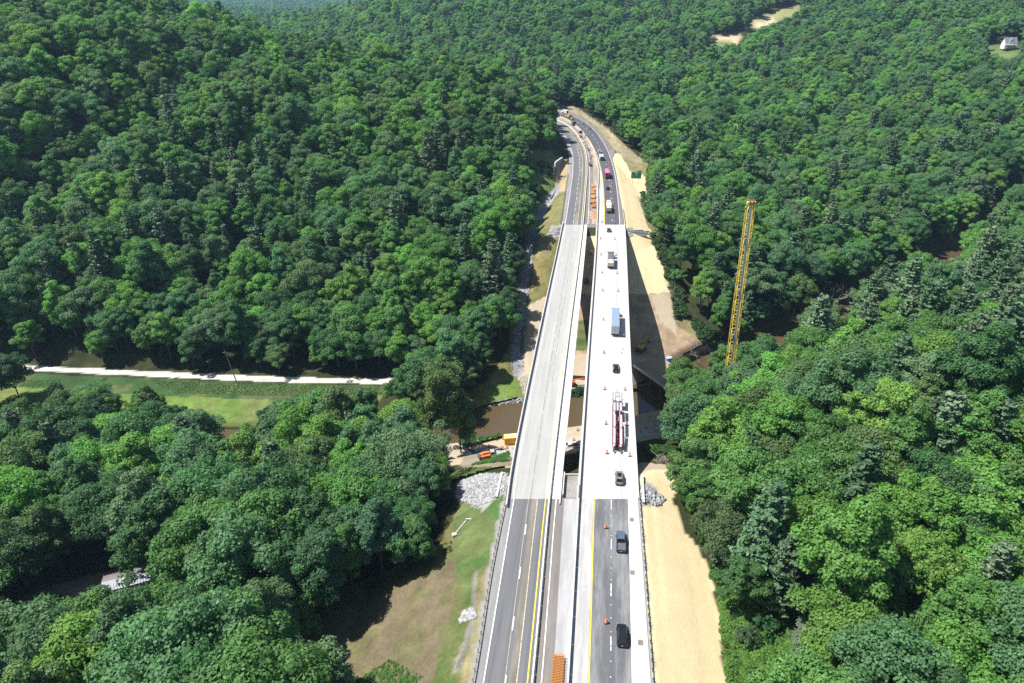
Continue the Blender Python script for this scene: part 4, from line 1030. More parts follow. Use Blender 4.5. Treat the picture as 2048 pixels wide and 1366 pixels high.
B = MB(); B.box((-2.2, .2, 2.9), (1.1, 2.1, 1.9), top=(.9, .9)); cb = B.build('cab', M_CYEL, T, bevel=.06)
B = MB(); B.box((-2.2, 1.28, 3.0), (.9, .05, 1.4)); B.build('windshield', M_GLASS, cb)
BT = Vector((0.3, 1.0, 72.6)); B = [MB() for _ in range(4)]; D = MB(); lattice(B, D, (0, 1.2, 4.6), BT - Vector((0, 0, 2.2)), 2.6, 2.15, 2.6, .16, .045)
bm_ = [q.build('boom_chord', M_CYEL, T) for q in B][0]; tag(D.build('boom_lacing', M_CYEL, T), kind='stuff')
B = MB()
for sx in (-1, 1):
    for sy in (-1, 1):
        B.tube((sx*.5, 1.2, 2.4), (sx*1.4, 1.2+sy*1.4, 4.7), .14, n=6); B.tube((.3+sx*1.15, 1+sy*1.15, 70.3), (.3+sx*.6, 1+sy*.4, 72.6), .12, n=6)
B.box((.3, .8, 72.4), (2.6, 1.1, .7)); B.build('boom_head', M_CYEL, T)
B = MB(); B.tube((-.4, .6, 72.6), (.0, .6, 72.6), .8, n=16); B.tube((.6, .6, 72.6), (1.0, .6, 72.6), .8, n=16); B.build('head_sheave', mk('sheave', (.25, .08, .04), .6), T)
B = MB(); D2 = M_STEEL
for x in (-.42, .42): B.box((x*.8, -.28, 38), (.09, .07, 66))
for k in range(110): B.box((0, -.28, 6 + k*.6), (.66, .07, .16))
B.box((.1, -.34, 38), (.8, .03, 66)); B.build('ladder_walkway', mk('walkway_grey', (.55, .56, .58), .6, .1, 2), T)
B = MB()
for z in (9.5, 26.5, 43.0, 60.5):
    for x in (-1.0, 1.0): B.box((x*.8+.1, -.35, z), (.5, .3, 1.6))
    B.box((0.1, -.4, z), (2.3, .08, .25))
B.build('pendant_frame', mk('pendant_grey', (.45, .45, .45), .6), T)
B = MB(); B.tube((-.5, -3.5, 12), (.3, .7, 72), .035, n=4); B.tube((.5, -3.5, 12), (.5, .7, 72), .035, n=4); B.tube((0, -6.5, 4), (0, -3.5, 12), .12, n=5); B.tube((0, .5, 4), (0, -3.5, 12), .15, n=5); B.build('pendant_line', M_DKSTEEL, T)
B = MB(); B.tube((1.2, .6, 72.6), (1.2, .6, 75.6), .03, n=4); B.tube((-.9, .6, 72.6), (-.9, .6, 73.8), .03, n=4); B.build('antenna', M_STEEL, T)

# ------------------------------------------------------------------ work site by the river
def ground_box(name, label, cat, px, py, z, dims, rz, m, parts=None, bevel=.04):
    p = drop(px, py, z) ; t = thing(name, label, cat, p, rz)
    return t
p = drop(1030, 884, -31); t = thing('storage_container', 'yellow storage container with a dark notice board beside the works road', 'container', p, R(9))
B = MB(); B.box((0, 0, 1.35), (7.2, 2.45, 2.6)); B.build('container_box', mk('container_yellow', (.78, .42, .04), .55, .08, 1.5), t)
B = MB(); B.box((0, 0, 2.68), (7.1, 2.35, .05)); B.build('container_roof', mk('container_roof', (.72, .60, .26), .6, .1, 1.5), t)
RB = MB()
for k in range(24): RB.box((-3.45 + k*.3, -1.25, 1.35), (.13, .05, 2.4))
RB.build('corrugation', MATS['container_yellow'], t)
B = MB(); B.box((-3.63, -.6, 1.35), (.05, 1.1, 2.4)); B.build('container_door', MATS['container_yellow'], t)
B = MB(); B.box((-3.63, .6, 1.35), (.05, 1.1, 2.4)); B.build('container_door', MATS['container_yellow'], t)
B = MB(); B.box((.6, -1.30, 1.75), (1.6, .04, .95)); n_ = B.build('notice_board', mk('notice_dark', (.03, .03, .03), .6), t)
B = MB()
for z in (2.0, 1.75, 1.5):
    for k in range(4): B.box((.1 + k*.33, -1.33, z), (.24, .01, .07))
B.build('notice_print', mk('notice_print', (.35, .3, .22), .6), n_)
car('pickup_truck', 'white utility pickup parked below the gap, half in bridge shadow', 'pickup', 0, 0, 'pickup', P_WHITE, at=drop(1140, 899, -31), rz=R(94))
t = car('suv', 'white and grey work van parked beside the white pickup under the gap', 'van', 0, 0, 'suv', P_SILV, at=drop(1159, 893, -31), rz=R(96), scale=1.1)
car('pickup_truck', 'silver pickup parked beside the cream boomed lift', 'pickup', 0, 0, 'pickup', P_SILV, at=drop(984, 919, -31), rz=R(-80))
car('pickup_truck', 'dark blue pickup parked behind the cream boomed lift', 'pickup', 0, 0, 'pickup', P_BLUE, at=drop(962, 912, -31), rz=R(95))
# crane mats and clutter
def junk(name, label, px, py, z, fn, rz=0, cat='debris'):
    t = thing(name, label, cat, drop(px, py, z), rz); fn(t); return t
def bars(t, n, L, m, sp=.5, r=.12, w=1):
    for k in range(n):
        B = MB(); B.box((0, (k-n/2)*sp, r + .02*(k % 3)), (L, r*2*w, r*2)); B.build('beam', m, t)
junk('beam_stack', 'grey steel forms lying in shadow near the works road drums', 1305, 868, -31, lambda t: bars(t, 7, 4.5, M_STEEL, .55, .1), R(40), 'beams')
junk('beam_stack', 'long pale poles lying beside the steel forms in shadow', 1312, 858, -31, lambda t: bars(t, 4, 6.0, M_STEEL, .7, .12), R(-35), 'beams')
junk('beam_stack', 'grey construction forms piled below the orange boom lift', 1030, 927, -31, lambda t: bars(t, 8, 3.8, M_WOOD, .4, .13), R(10), 'beams')
def forms(t):
    for k in range(26):
        B = MB(); a = random.uniform(0, 3); B.box((random.uniform(-9, 7), random.uniform(-1.8, 1.8), .35 + random.uniform(0, .5)), (random.uniform(1.2, 3), random.uniform(.5, 1.0), .25), a)
        B.build('form_panel', random.choice([M_STEEL, M_DKSTEEL, M_CONC, M_WOOD]), t)
junk('form_panels', 'heap of grey form panels spread along the works road', 985, 908, -31, forms, R(6), 'form panels')
# temporary trestle
A_ = Vector(P3(1272, 733, -28.2)); C_ = Vector(P3(1323, 770, -28.2)); d = C_ - A_; ang = math.atan2(d.y, d.x)
T = thing('work_bridge', 'temporary work bridge with brown deck and steel edge beam beside the river', 'bridge', ((A_+C_)/2)[:], ang)
L = d.length + 3; mdeck = mk('trestle_timber', (.30, .23, .15), .9, .2, 1.2)
for k in range(int(L/.9)):
    B = MB(); B.box((-L/2 + .45 + k*.9, 6.6, -.15 + .015*(k % 3)), (.86, 13.0, .3)); B.build('deck_mat', mdeck, T)
for y in (0.0, 13.2):
    B = MB(); B.box((0, y, -.2), (L, .35, .9)); B.build('edge_beam', M_STEEL, T)
for x in (-L*.35, 0, L*.35):
    for y in (1, 6.6, 12):
        B = MB(); B.tube((x, y, -8), (x, y, -.4), .3, n=10); B.build('pile', M_RUST, T)
p = drop(1336, 722, -28); t = thing('site_tank', 'blue and white frame rack at the edge of the work bridge', 'rack', (p[0], p[1], p[2]), R(20))
B = MB(); B.box((0, 0, .9), (2.6, 1.8, 1.5)); B.build('cover', mk('pale_blue_tarp', (.38, .46, .60), .6, .2, 2), t)
for x in (-1.35, 1.35):
    for y in (-.95, .95):
        B = MB(); B.tube((x, y, 0), (x, y, 2.1), .05); B.build('upright', M_STEEL, t)
B = MB(); B.box((0, 0, 1.8), (2.9, .25, .1)); B.box((0, .95, 2.05), (2.9, .08, .08)); B.build('cross_rail', M_WHITE, t)
p = Vector(drop(1331, 736, -28)); t = thing('concrete_wall', 'white and red edged barrier wall at the trestle end, under the trees', 'wall', p, R(-42))
B = MB(); B.box((0, 0, .5), (5, .4, 1.0)); B.build('wall_block', M_WHITE, t); B = MB(); B.box((0, -.22, .85), (5, .03, .18)); B.build('red_stripe', M_ORANGE, t)

# silt fences
def fabric(label, pts, h=.9, z=-31):
    P = [drop(x, y, z) for x, y in pts]; t = thing('silt_fence', label, 'fence', P[0]); b0 = Vector(P[0]); B = MB(); S = MB()
    for a, c in zip(P[:-1], P[1:]):
        a, c = Vector(a)-b0, Vector(c)-b0; n = max(1, int((c-a).length/2))
        for k in range(n):
            p, q = a.lerp(c, k/n), a.lerp(c, (k+1)/n); hz = h*random.uniform(.8, 1.05)
            B.box(((p+q)/2 + Vector((0, 0, h/2-.1))), ((q-p).length, .05, hz+.3), math.atan2((q-p).y, (q-p).x)); st = MB(); st.box(p + Vector((0, 0, .5)), (.07, .07, 1.5)); st.build('stake', M_WOOD, t)
    B.build('fabric', M_FABRIC, t)
fabric('black silt fence along the far bank above the riprap', [(935, 826), (975, 812), (1015, 803), (1036, 797)])
fabric('black silt fence between the container and the near river bank', [(925, 893), (960, 887), (1000, 877), (1012, 873)])
fabric('black silt fence on the far bank seen through the bridge gap', [(1118, 787), (1150, 783), (1178, 773)])
fabric('black silt fence on the near bank seen through the bridge gap', [(1130, 852), (1160, 845), (1176, 838)])
fabric('black silt fence at the foot of the sunlit dirt slope', [(1366, 711), (1385, 702), (1410, 690), (1428, 676)], z=-27)
fabric('black silt fence on the upper edge of the near riprap pile', [(903, 965), (935, 955), (970, 945), (1010, 938)], .7, -14)

# stones
ICO = None
def stones(name, label, poly, n, smin, smax, m, z0, parent=None, lift=.12):
    global ICO
    if ICO is None:
        import bmesh
        bm = bmesh.new(); bmesh.ops.create_icosphere(bm, subdivisions=1, radius=1); me = bpy.data.meshes.new('i'); bm.to_mesh(me); bm.free()
        ICO = (np.array([v.co[:] for v in me.vertices]), np.array([p.vertices[:] for p in me.polygons]))
    V, F = ICO
    q = [P3(x, y, z) for x, y in poly for z in (z0-7, z0+4)]; xs = [a[0] for a in q]; ys = [a[1] for a in q]
    X = RNG.uniform(min(xs), max(xs), n*14); Y = RNG.uniform(min(ys), max(ys), n*14); Z = ground(X, Y); px, py, _ = proj(X, Y, Z)
    k = np.where(inpoly(px, py, poly))[0][:n]; vs = []; fs = []
    for i, j in enumerate(k):
        s = smin * (smax/smin) ** (RNG.random()**2.2); a = RNG.normal(size=(3, 3)); qq, _r = np.linalg.qr(a)
        w = (V * (1 + RNG.uniform(-.25, .25, (len(V), 1)))) * (s * RNG.uniform(.6, 1.1, 3)); w = w @ qq.T; w[:, 2] *= .75
        vs.append(w + (X[j], Y[j], Z[j] + s*lift)); fs.append(F + i*len(V))
    if not vs: print('no stones', name); return
    me = np_mesh(name, np.concatenate(vs), np.concatenate(fs), m); o = link(name, me, parent)
    return tag(o, label, kind='stuff')
stones('riprap', 'pile of broken white stone below the near end of the older bridge', [(1012, 946), (1012, 978), (966, 1018), (912, 996), (922, 962), (962, 948)], 2300, .18, .55, M_STONE, -8)
stones('riprap', 'small oval of white stones in the grassy ditch', [(925, 1222), (945, 1214), (955, 1235), (948, 1262), (930, 1268), (918, 1245)], 330, .2, .5, M_STONE, -9)
stones('riprap', 'white riprap on the far river bank left of the older bridge', [(925, 830), (960, 815), (1042, 796), (1040, 815), (990, 826), (940, 842)], 700, .25, .7, M_STONE, -32)
stones('riprap', 'white stones at the far end of the older bridge', [(1102, 452), (1128, 452), (1122, 476), (1098, 470)], 420, .25, .6, M_STONE, -4)
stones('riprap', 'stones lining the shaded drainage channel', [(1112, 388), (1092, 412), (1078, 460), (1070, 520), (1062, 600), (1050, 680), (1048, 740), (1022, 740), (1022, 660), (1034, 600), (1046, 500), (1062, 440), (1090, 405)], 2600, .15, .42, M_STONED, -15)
stones('riprap', 'pale grey gravel at the foot of the drainage channel', [(1022, 700), (1046, 700), (1050, 745), (1075, 790), (1046, 798), (1040, 755), (1022, 748)], 700, .15, .35, M_STONE, -29)
stones('riprap', 'white riprap at the near corner of the new bridge', [(1277, 985), (1290, 968), (1312, 985), (1332, 998), (1318, 1010), (1277, 1014)], 900, .2, .6, M_STONE, -6)
stones('riprap', 'white stones at the far corner of the new bridge', [(1249, 456), (1264, 456), (1266, 472), (1254, 476)], 260, .25, .6, M_STONE, -3)
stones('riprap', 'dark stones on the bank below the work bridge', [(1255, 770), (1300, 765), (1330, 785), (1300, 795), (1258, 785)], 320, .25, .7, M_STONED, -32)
stones('riprap', 'pale river stones at the near water edge', [(930, 890), (1010, 868), (1008, 874), (960, 884), (925, 897)], 260, .1, .35, M_STONE, -32)
stones('riprap', 'white gravel bar below the tall bank trees', [(868, 850), (900, 840), (906, 905), (872, 925)], 500, .15, .45, M_STONE, -31)
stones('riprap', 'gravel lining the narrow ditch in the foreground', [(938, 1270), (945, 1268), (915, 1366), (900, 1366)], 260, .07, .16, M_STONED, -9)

# walls
p0 = Vector(drop(1252, 474, -4)); T = thing('retaining_wall', 'low stone block retaining wall under the far end of the new bridge', 'wall', p0, R(6))
Bm = MB(); Bm.box((0, 0, 0), (1.15, .8, .55)); bme = Bm.mesh('stone_block', M_STONE)
for r in range(5):
    for k in range(9 - (r < 1) - (r > 3)*2):
        o = link('stone_block', bme, T, (1.2 + k*1.2 + (r % 2)*.6, 1.1 + r*.45 + .05*k, -.3 + r*.56)); o.rotation_euler = (0, 0, random.uniform(-.04, .04))
wl = [(1098, 395, -5), (1103, 376, -3), (1108, 345, 3), (1110, 328, 5), (1124, 318, 3)]
pts = [Vector((*P3(x, y, z)[:2], z)) for x, y, z in wl]; T = thing('retaining_wall', 'long concrete retaining wall holding the grassy cut beside the far carriageway', 'wall', pts[0]); B = MB()
for a, c in zip(pts[:-1], pts[1:]):
    n = max(1, int((c-a).length/4))
    for k in range(n):
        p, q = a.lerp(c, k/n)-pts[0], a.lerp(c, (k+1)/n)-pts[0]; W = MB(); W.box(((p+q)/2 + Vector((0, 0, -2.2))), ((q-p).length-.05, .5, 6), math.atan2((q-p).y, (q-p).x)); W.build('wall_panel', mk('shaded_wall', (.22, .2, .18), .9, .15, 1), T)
        W = MB(); W.box(((p+q)/2 + Vector((0, 0, .95))), ((q-p).length-.02, .8, .3), math.atan2((q-p).y, (q-p).x)); W.build('coping', M_CONC, T)
a = Vector(drop(1101, 398, -5)); c = Vector(drop(1131, 352, -1)); T = thing('drain_pipe', 'grey pipe running along the foot of the retaining wall', 'pipe', a); B = MB(); B.tube((0, 0, .5), c-a+Vector((0, 0, .5)), .35, n=10); B.build('pipe', M_STEEL, T)
a = Vector(drop(933, 1041, -9)); c = Vector(drop(909, 1070, -11)); T = thing('headwall', 'white pipe and headwall lying in the grass below the foreground guardrail', 'pipe', a); B = MB(); B.tube((0, 0, .15), c-a+Vector((0, 0, .15)), .13, n=10); B.build('pipe', M_CONC, T); B = MB(); B.box(c-a+Vector((0, -.4, .3)), (1.0, .8, .9), .3); B.box((.5, 0, .3), (1.3, .3, .5)); B.build('end_block', M_CONC, T)
for (px, py), l in (((1263.5, 1039), 'square storm drain nearest the new bridge'), ((1281, 1285), 'square storm drain on the foreground shoulder'), ((1264.5, 1145), 'faint square storm drain between the other two')):
    x, y, z = P3(px, py); t = thing('storm_drain', l + ', brown iron grate', 'drain', (x, y, 0), heading(y)); B = MB(); B.box((0, 0, .02), (.9, 1.1, .04)); B.build('drain_frame', M_OLD, t)
    for k in range(4): B = MB(); B.box((-.3+k*.2, 0, .05), (.1, .85, .03)); B.build('grate_bar', mk('grate_brown', (.22, .18, .14), .8, .2, 3), t)
p = Vector((float(GUARD_R(124)) + 1.5, 124.5, -1.2)); T = thing('wing_wall', 'narrow white wing wall beside the near corner of the new bridge', 'wall', p, R(-7.5)); B = MB(); B.box((0, 0, .3), (.55, 10, 2.6)); B.build('wall_block', M_CONC_NEW, T)
p = Vector((float(GUARD_L(126)) - 2.4, 126.5, -1.8)); T = thing('wing_wall', 'pale wing wall beside the riprap at the older bridge', 'wall', p, R(-7.5)); B = MB(); B.box((0, 0, .3), (.45, 9, 2.6)); B.build('wall_block', M_CONC, T)

# rebar cage in the foreground
def rebar_cage(label, px, py, L, w=1.9, h=.75):
    x, y, z = P3(px, py); t = thing('rebar_cage', label, 'rebar', (x, y, .12), heading(y)); G = MB()
    for zz in (.08, h):
        for k in range(7): G.tube((-w/2+.2+k*(w-.4)/6, -L, zz), (-w/2+.2+k*(w-.4)/6, .15, zz), .03, n=4)
    G.build('long_bars', M_REBAR, t)
    S = MB(); S.box((0, 0, h+.03), (w+.3, .09, .06)); S.box((0, 0, .05), (w, .05, .05)); S.box((-w/2+.05, 0, h/2), (.05, .05, h)); S.box((w/2-.05, 0, h/2), (.05, .05, h)); me = S.mesh('stirrup', M_REBAR)
    n = int(L/.3)
    for k in range(n): link('stirrup', me, t, (0, -.1-k*.3, 0))
    B = MB(); B.box((0, -L/2, h*.35), (w-.1, L-.4, h*.5)); B.build('inner_shade_fill', mk('shaded_rebar', (.20, .075, .025), .8, .3, 5, stretch=(8, 1, 1)), t)  # solid fill, its rebar colour darkened as the shade inside the cage
    return t
rebar_cage('orange rebar cage lying on the foreground median, running out of frame', 1117.5, 1314, 9)
MEDB = [(1186, 373, 2.0, .8, 'rust plywood stack nearest the bends in the far median'), (1185.5, 381.5, 2.3, 1.0, 'orange brown rebar bundle just past the rust plywood stack'), (1185, 387, 2.3, .9, 'second orange brown bundle in the middle of the median row'), (1185.7, 395.5, 2.2, .9, 'pale orange bundle standing alone in the median row'), (1185.2, 405.5, 2.2, 1.1, 'dark red brown bundle in the median row'), (1187.5, 413.5, 1.8, .8, 'light brown bundle at the near end of the median row')]
for px, py, w, h, l in MEDB:
    x, y, z = P3(px, py); t = thing('rebar_bundle', l, 'rebar bundle', (x, y, 0), heading(y) + random.uniform(-.05, .05)); m = random.choice([mk('dull_rebar', (.36, .17, .07), .8, .25, 4), M_RUST, mk('tan_bundle', (.38, .22, .11), .8, .25, 3)])
    for k in range(3): B = MB(); B.box((0, 0, h*(k+.5)/3), (w*random.uniform(.93, 1), 6.2*random.uniform(.92, 1), h/3-.05)); B.build('bundle_layer', m, t)
for k in range(3): 
    x, y, z = P3(1184.5 + k*1.6, 425 + k*5.5)
    t = thing('dirt_mound', ['brown dirt mound in the median after the rebar row', 'second brown dirt mound, closer to the bridge', 'pale brown mound beside the far bridge joint'][k], 'mound', (x, y, -.1)); B = MB(); B.lathe([(2.1, 0), (1.7, .35), (.9, .75), (.2, .9)], 11); B.build('heap', mk('median_dirt', (.40, .24, .14), .95, .3, 1.5), t)
x, y, z = P3(1183, 451); t = thing('pavement_patch', 'dark broken pavement slab by the far median wall', 'slab', (x, y, .02), .1); B = MB(); B.add([(-2, -2.3, 0), (2.2, -2.2, 0), (2.6, .5, 0), (0, 2.6, 0), (-2, 2, 0), (-2, -2.3, .12), (2.2, -2.2, .12), (2.6, .5, .12), (0, 2.6, .12), (-2, 2, .12)], [(4, 3, 2, 1, 0), (5, 6, 7, 8, 9), (0, 1, 6, 5), (1, 2, 7, 6), (2, 3, 8, 7), (3, 4, 9, 8), (4, 0, 5, 9)]); B.build('slab', M_OLD, t)
# far median machine and pink, orange bits
x, y, z = P3(1161, 275); t = thing('air_compressor', 'orange trailer compressor parked in the far median', 'compressor', (x, y, 0), heading(y)); B = MB(); B.box((0, 0, 1.2), (1.9, 3.2, 1.5), top=(.85, .8)); B.build('housing', M_LORANGE, t, bevel=.08); wheel(t, -1, 0, .38, .2); wheel(t, 1, 0, .38, .2); B = MB(); B.box((0, 2.1, .5), (.1, 1.4, .1)); B.build('drawbar', M_DKSTEEL, t)
for i, (px, py) in enumerate([(1150, 272), (1166, 286), (1170, 292), (1177, 301), (1184, 313), (1181, 318), (1168, 284), (1174, 297)]):
    x, y, z = P3(px, py); t = thing('material_pallet', 'pallet of %s in the far median, %s along the curve' % (['pipes', 'pink bags', 'grey blocks', 'dark hoses', 'orange netting', 'grey timber', 'white buckets', 'steel plates'][i], ORD[i]), 'pallet', (x, y, 0), heading(y)+random.uniform(-.4, .4), None)
    B = MB(); B.box((0, 0, .1), (1.6, 1.6, .14)); B.build('pallet_base', M_WOOD, t)
    for k in range(4): B = MB(); B.box((random.uniform(-.5, .5), random.uniform(-.5, .5), .45), (random.uniform(.4, 1), random.uniform(.4, 1), random.uniform(.3, .7)), random.uniform(0, 3)); B.build('load', [M_STEEL, mk('pink_bag', (.6, .25, .25), .8), M_CONC, M_DKSTEEL, M_LORANGE, M_WOOD, M_WHITE, M_STEEL][i], t)

# yellow road machines at the far bend
def roller(label, px, py, s=1):
    x, y, z = P3(px, py); t = thing('road_roller', label, 'road roller', (x, y, 0), heading(y)); t.scale = (s,)*3
    for yy in (-1.6, 1.6): B = MB(); B.tube((-.95, yy, .68), (.95, yy, .68), .68, n=20); B.build('drum_wheel', M_STEEL, t)
    B = MB(); B.box((0, -1.2, 1.4), (1.9, 2.2, .9), top=(.9, .85)); B.build('engine_hood', M_MYEL, t, bevel=.08)
    B = MB(); B.box((0, 1.3, 1.35), (1.9, 1.8, .7), top=(.9, .85)); B.build('front_body', M_MYEL, t, bevel=.08)
    B = MB(); B.box((0, .1, 2.85), (1.9, 1.9, .1)); B.build('canopy', M_DKSTEEL, t)
    for a in (-.85, .85):
        for c in (-.7, .9): B = MB(); B.tube((a, c, 1.5), (a, c, 2.85), .05); B.build('canopy_post', M_DKSTEEL, t)
    B = MB(); B.box((0, .1, 1.7), (.6, .6, .5)); B.build('seat', M_DKSTEEL, t)
def paver(label, px, py):
    x, y, z = P3(px, py); t = thing('asphalt_paver', label, 'paver', (x, y, 0), heading(y))
    B = MB(); B.box((0, 0, 1.2), (2.6, 3.6, 1.4), top=(.95, .9)); B.build('body', M_MYEL, t, bevel=.08)
    B = MB(); B.box((0, 2.8, 1.0), (3.2, 1.9, 1.0), top=(1.1, 1.1)); B.build('hopper', M_MYEL, t)
    B = MB(); B.box((0, -2.3, .4), (3.6, .9, .6)); B.build('screed', M_DKSTEEL, t)
    B = MB(); B.box((0, -.6, 3.1), (2.4, 2.0, .1)); B.build('canopy', M_DKSTEEL, t)
    for a in (-1.1, 1.1):
        for c in (-1.4, .3): B = MB(); B.tube((a, c, 1.8), (a, c, 3.1), .06); B.build('canopy_post', M_DKSTEEL, t)
        B = MB(); B.box((a, 0, .35), (.35, 3.4, .65)); B.build('crawler_track', M_DKSTEEL, t)
roller('yellow road roller with dark canopy closest to the traffic at the far bend', 1144, 240)
paver('yellow asphalt paver with dark canopy at the far bend', 1138, 236)
roller('yellow roller farthest along the far bend, beside the trees', 1125.5, 232)
car('pickup_truck', 'white pickup parked between the yellow machines at the far bend', 'pickup', 1132, 233, 'pickup', P_WHITE)
box_truck('white work truck parked on the shoulder at the far bend', 1128.5, 228, P_WHITE)
car('pickup_truck', 'white pickup parked on the verge behind the paver', 'pickup', 1138, 231.5, 'pickup', P_WHITE)

# road sign
sp = drop(1271, 367, -2); T = thing('exit_sign', 'green exit guide sign with exit tab on two posts above the straw slope', 'road sign', sp, R(-4)); W_, H_ = 6.0, 3.9; zb = 2.9
for x in (-1.8, 1.8):
    B = MB(); B.box((x, .1, zb/2+1.2), (.2, .16, zb+3.6)); B.build('post', mk('sign_post', (.32, .22, .16), .8, .2, 2), T)
B = MB(); B.box((0, 0, zb+H_/2), (W_, .08, H_)); B.build('sign_panel', M_GREEN_SIGN, T)
B = MB(); B.box((1.75, 0, zb+H_+.4), (2.4, .08, .8)); B.build('exit_tab', M_GREEN_SIGN, T)
B = MB()
for x0, x1, z0, z1 in ((-3, 3, zb+.04, zb+.14), (-3, 3, zb+H_-.14, zb+H_-.04), (-3, -2.9, zb, zb+H_), (2.9, 3, zb, zb+H_)): B.box(((x0+x1)/2, -.05, (z0+z1)/2), (x1-x0, .01, z1-z0))
B.build('white_border', M_WHITE, T)
B = MB(); B.loft([[(r*math.cos(a)*.62, -.055-.01*k, zb+3.05+r*math.sin(a)*.52) for a in [i*math.pi/8 for i in range(16)]] for k, r in ((0, 1), (1, 1))]); B.build('route_shield', mk('shield_white', (.6, .75, .78), .5), T)
B = MB(); random.seed(3)
def scrawl(x0, x1, z, h, n, caps):
    w = (x1-x0)/n
    for k in range(n):
        hh = h if k in caps else h*.66; x = x0+w*(k+.5)
        B.box((x-w*.25, -.06, z+hh/2), (w*.16, .012, hh)); B.box((x, -.06, z+hh*(.35+.3*(k % 2))), (w*.5, .012, hh*.16)); B.box((x+w*.22, -.06, z+hh/2), (w*.14, .012, hh*.8))
scrawl(-2.3, 2.2, zb+1.75, .5, 12, (0,)); scrawl(-2.7, -.5, zb+.75, .62, 6, (0, 3)); scrawl(.2, 2.6, zb+.75, .62, 6, (0, 2)); scrawl(1.0, 2.5, zb+H_+.2, .35, 6, range(6)); B.build('lettering', mk('lettering_mint', (.35, .62, .55), .5), T)
random.seed(21)

# utility pole
p = drop(474, 766, -29.5); T = thing('utility_pole', 'leaning wooden utility pole standing beside the pale gravel track', 'pole', p); B = MB(); B.tube((0, 0, -.3), (-1.9, .3, 13.5), .2, .13, 10); B.build('pole', mk('pole_wood', (.28, .25, .22), .9, .2, 2), T); B = MB(); B.box((-1.8, .3, 12.9), (2.2, .12, .14)); B.build('crossarm', M_WOOD, T)
for x in (-.9, 0, .9): B = MB(); B.lathe([(.07, 0), (.09, .08), (.04, .2)], 8, (-1.8+x, .3, 12.97)); B.build('insulator', M_CONC, T)

# houses
def house(name, label, loc, rz, w, d, h, rh, wallm, roofm, porch=False, gable=False, windows=3):
    t = thing(name, label, 'house', loc, rz)
    B = MB(); B.box((0, 0, h/2-.5), (w, d, h+1)); B.add([(-w/2, -d/2, h), (w/2, -d/2, h), (w/2, d/2, h), (-w/2, d/2, h), (-w/2, 0, h+rh), (w/2, 0, h+rh)], [(0, 4, 3), (1, 2, 5), (0, 1, 5, 4), (2, 3, 4, 5)]); B.build('wall', wallm, t)
    e = .5
    for s in (-1, 1):
        B = MB(); y0 = s*(d/2+e); z0 = h - e*rh/(d/2); B.add([(-w/2-e, y0, z0+.05), (w/2+e, y0, z0+.05), (w/2+e, 0, h+rh+.1), (-w/2-e, 0, h+rh+.1), (-w/2-e, y0, z0+.2), (w/2+e, y0, z0+.2), (w/2+e, 0, h+rh+.28), (-w/2-e, 0, h+rh+.28)], [(3, 2, 1, 0), (4, 5, 6, 7), (0, 1, 5, 4), (1, 2, 6, 5), (2, 3, 7, 6), (3, 0, 4, 7)]); B.build('roof', roofm, t)
    def win(x, z, y=-d/2-.03, sx=1.0, sz=1.3):
        B = MB(); B.box((x, y, z), (sx+.2, .08, sz+.2)); f = B.build('window', M_WHITE, t); B = MB(); B.box((x, y-.05, z), (sx, .03, sz)); B.build('pane', M_GLASS, f)
    for k in range(windows): win(-w/2 + w*(k+.5)/windows, 1.7)
    if gable:
        gw = w*.42; B = MB(); B.add([(-gw/2, -d/2-.6, h-.6), (gw/2, -d/2-.6, h-.6), (gw/2, -d/2-.6, h+1.4), (0, -d/2-.6, h+rh*.95), (-gw/2, -d/2-.6, h+1.4), (-gw/2, 0, h+.2), (gw/2, 0, h+.2), (gw/2, 0, h+1.4), (0, 0, h+rh*.95), (-gw/2, 0, h+1.4)], [(4, 3, 2, 1, 0), (0, 1, 6, 5), (1, 2, 7, 6), (4, 0, 5, 9)]); B.build('gable', wallm, t)
        for s in (-1, 1): B = MB(); B.add([(s*(gw/2+.4), -d/2-.9, h+1.1), (0, -d/2-.9, h+rh*.95+.15), (0, .2, h+rh*.95+.15), (s*(gw/2+.4), .2, h+1.1)], [(0, 1, 2, 3)]); B.build('gable_roof', roofm, t)
        win(0, h+.2+rh*.35, -d/2-.64, .9, 1.2); 
        for x in (-1.2, 0, 1.2): win(x, h-.2, -d/2-.64, .7, .6)
    if porch:
        B = MB(); B.box((0, -d/2-1.6, 2.9), (w+.6, 3.2, .2)); B.build('porch_roof', M_WHITE, t)
        for k in range(4): B = MB(); B.box((-w/2+.2+k*(w-.4)/3, -d/2-3.0, .9), (.25, .25, 4)); B.build('porch_post', M_WHITE, t)
        B = MB(); B.box((0, -d/2-1.6, -.2), (w+.4, 3.2, .3)); B.build('porch_floor', M_WOOD, t)
    return t
x, y, _z = drop(2014, 99, 42)
house('farmhouse', 'white house with a grey roof, front gable and porch on the wooded hillside', (x, y, gz(x, y)+1.5), R(-6), 10.0, 7.5, 4.6, 4.2, M_WHITE, mk('grey_shingle', (.16, .18, .21), .9, .12, 2), True, True)
x, y, _z = drop(1800, 6, 60)
house('farmhouse', 'house with a pale metal roof almost hidden at the top of the far wood', (x, y, gz(x, y)+6), R(4), 22, 10, 5, 3.6, mk('brown_siding', (.14, .07, .06), .9, .1, 1), mk('pale_metal_roof', (.42, .44, .50), .5, .08, 1), False, False, 4)
x, y, _z = P3(268, 1156, -23.5); zg = gz(x, y)
T = thing('mobile_home', 'mobile home with a mauve and pale metal roof half hidden under trees', 'mobile home', (x, y, zg), R(22)); B = MB(); B.box((0, 0, 1.7), (13, 5.0, 3.0)); B.build('wall', mk('mauve_siding', (.20, .18, .19), .8, .1, 1), T)
mr = mk('mauve_roof', (.19, .165, .175), .6, .1, 1); mr2 = mk('pale_roof', (.27, .29, .34), .5, .12, 1.5)
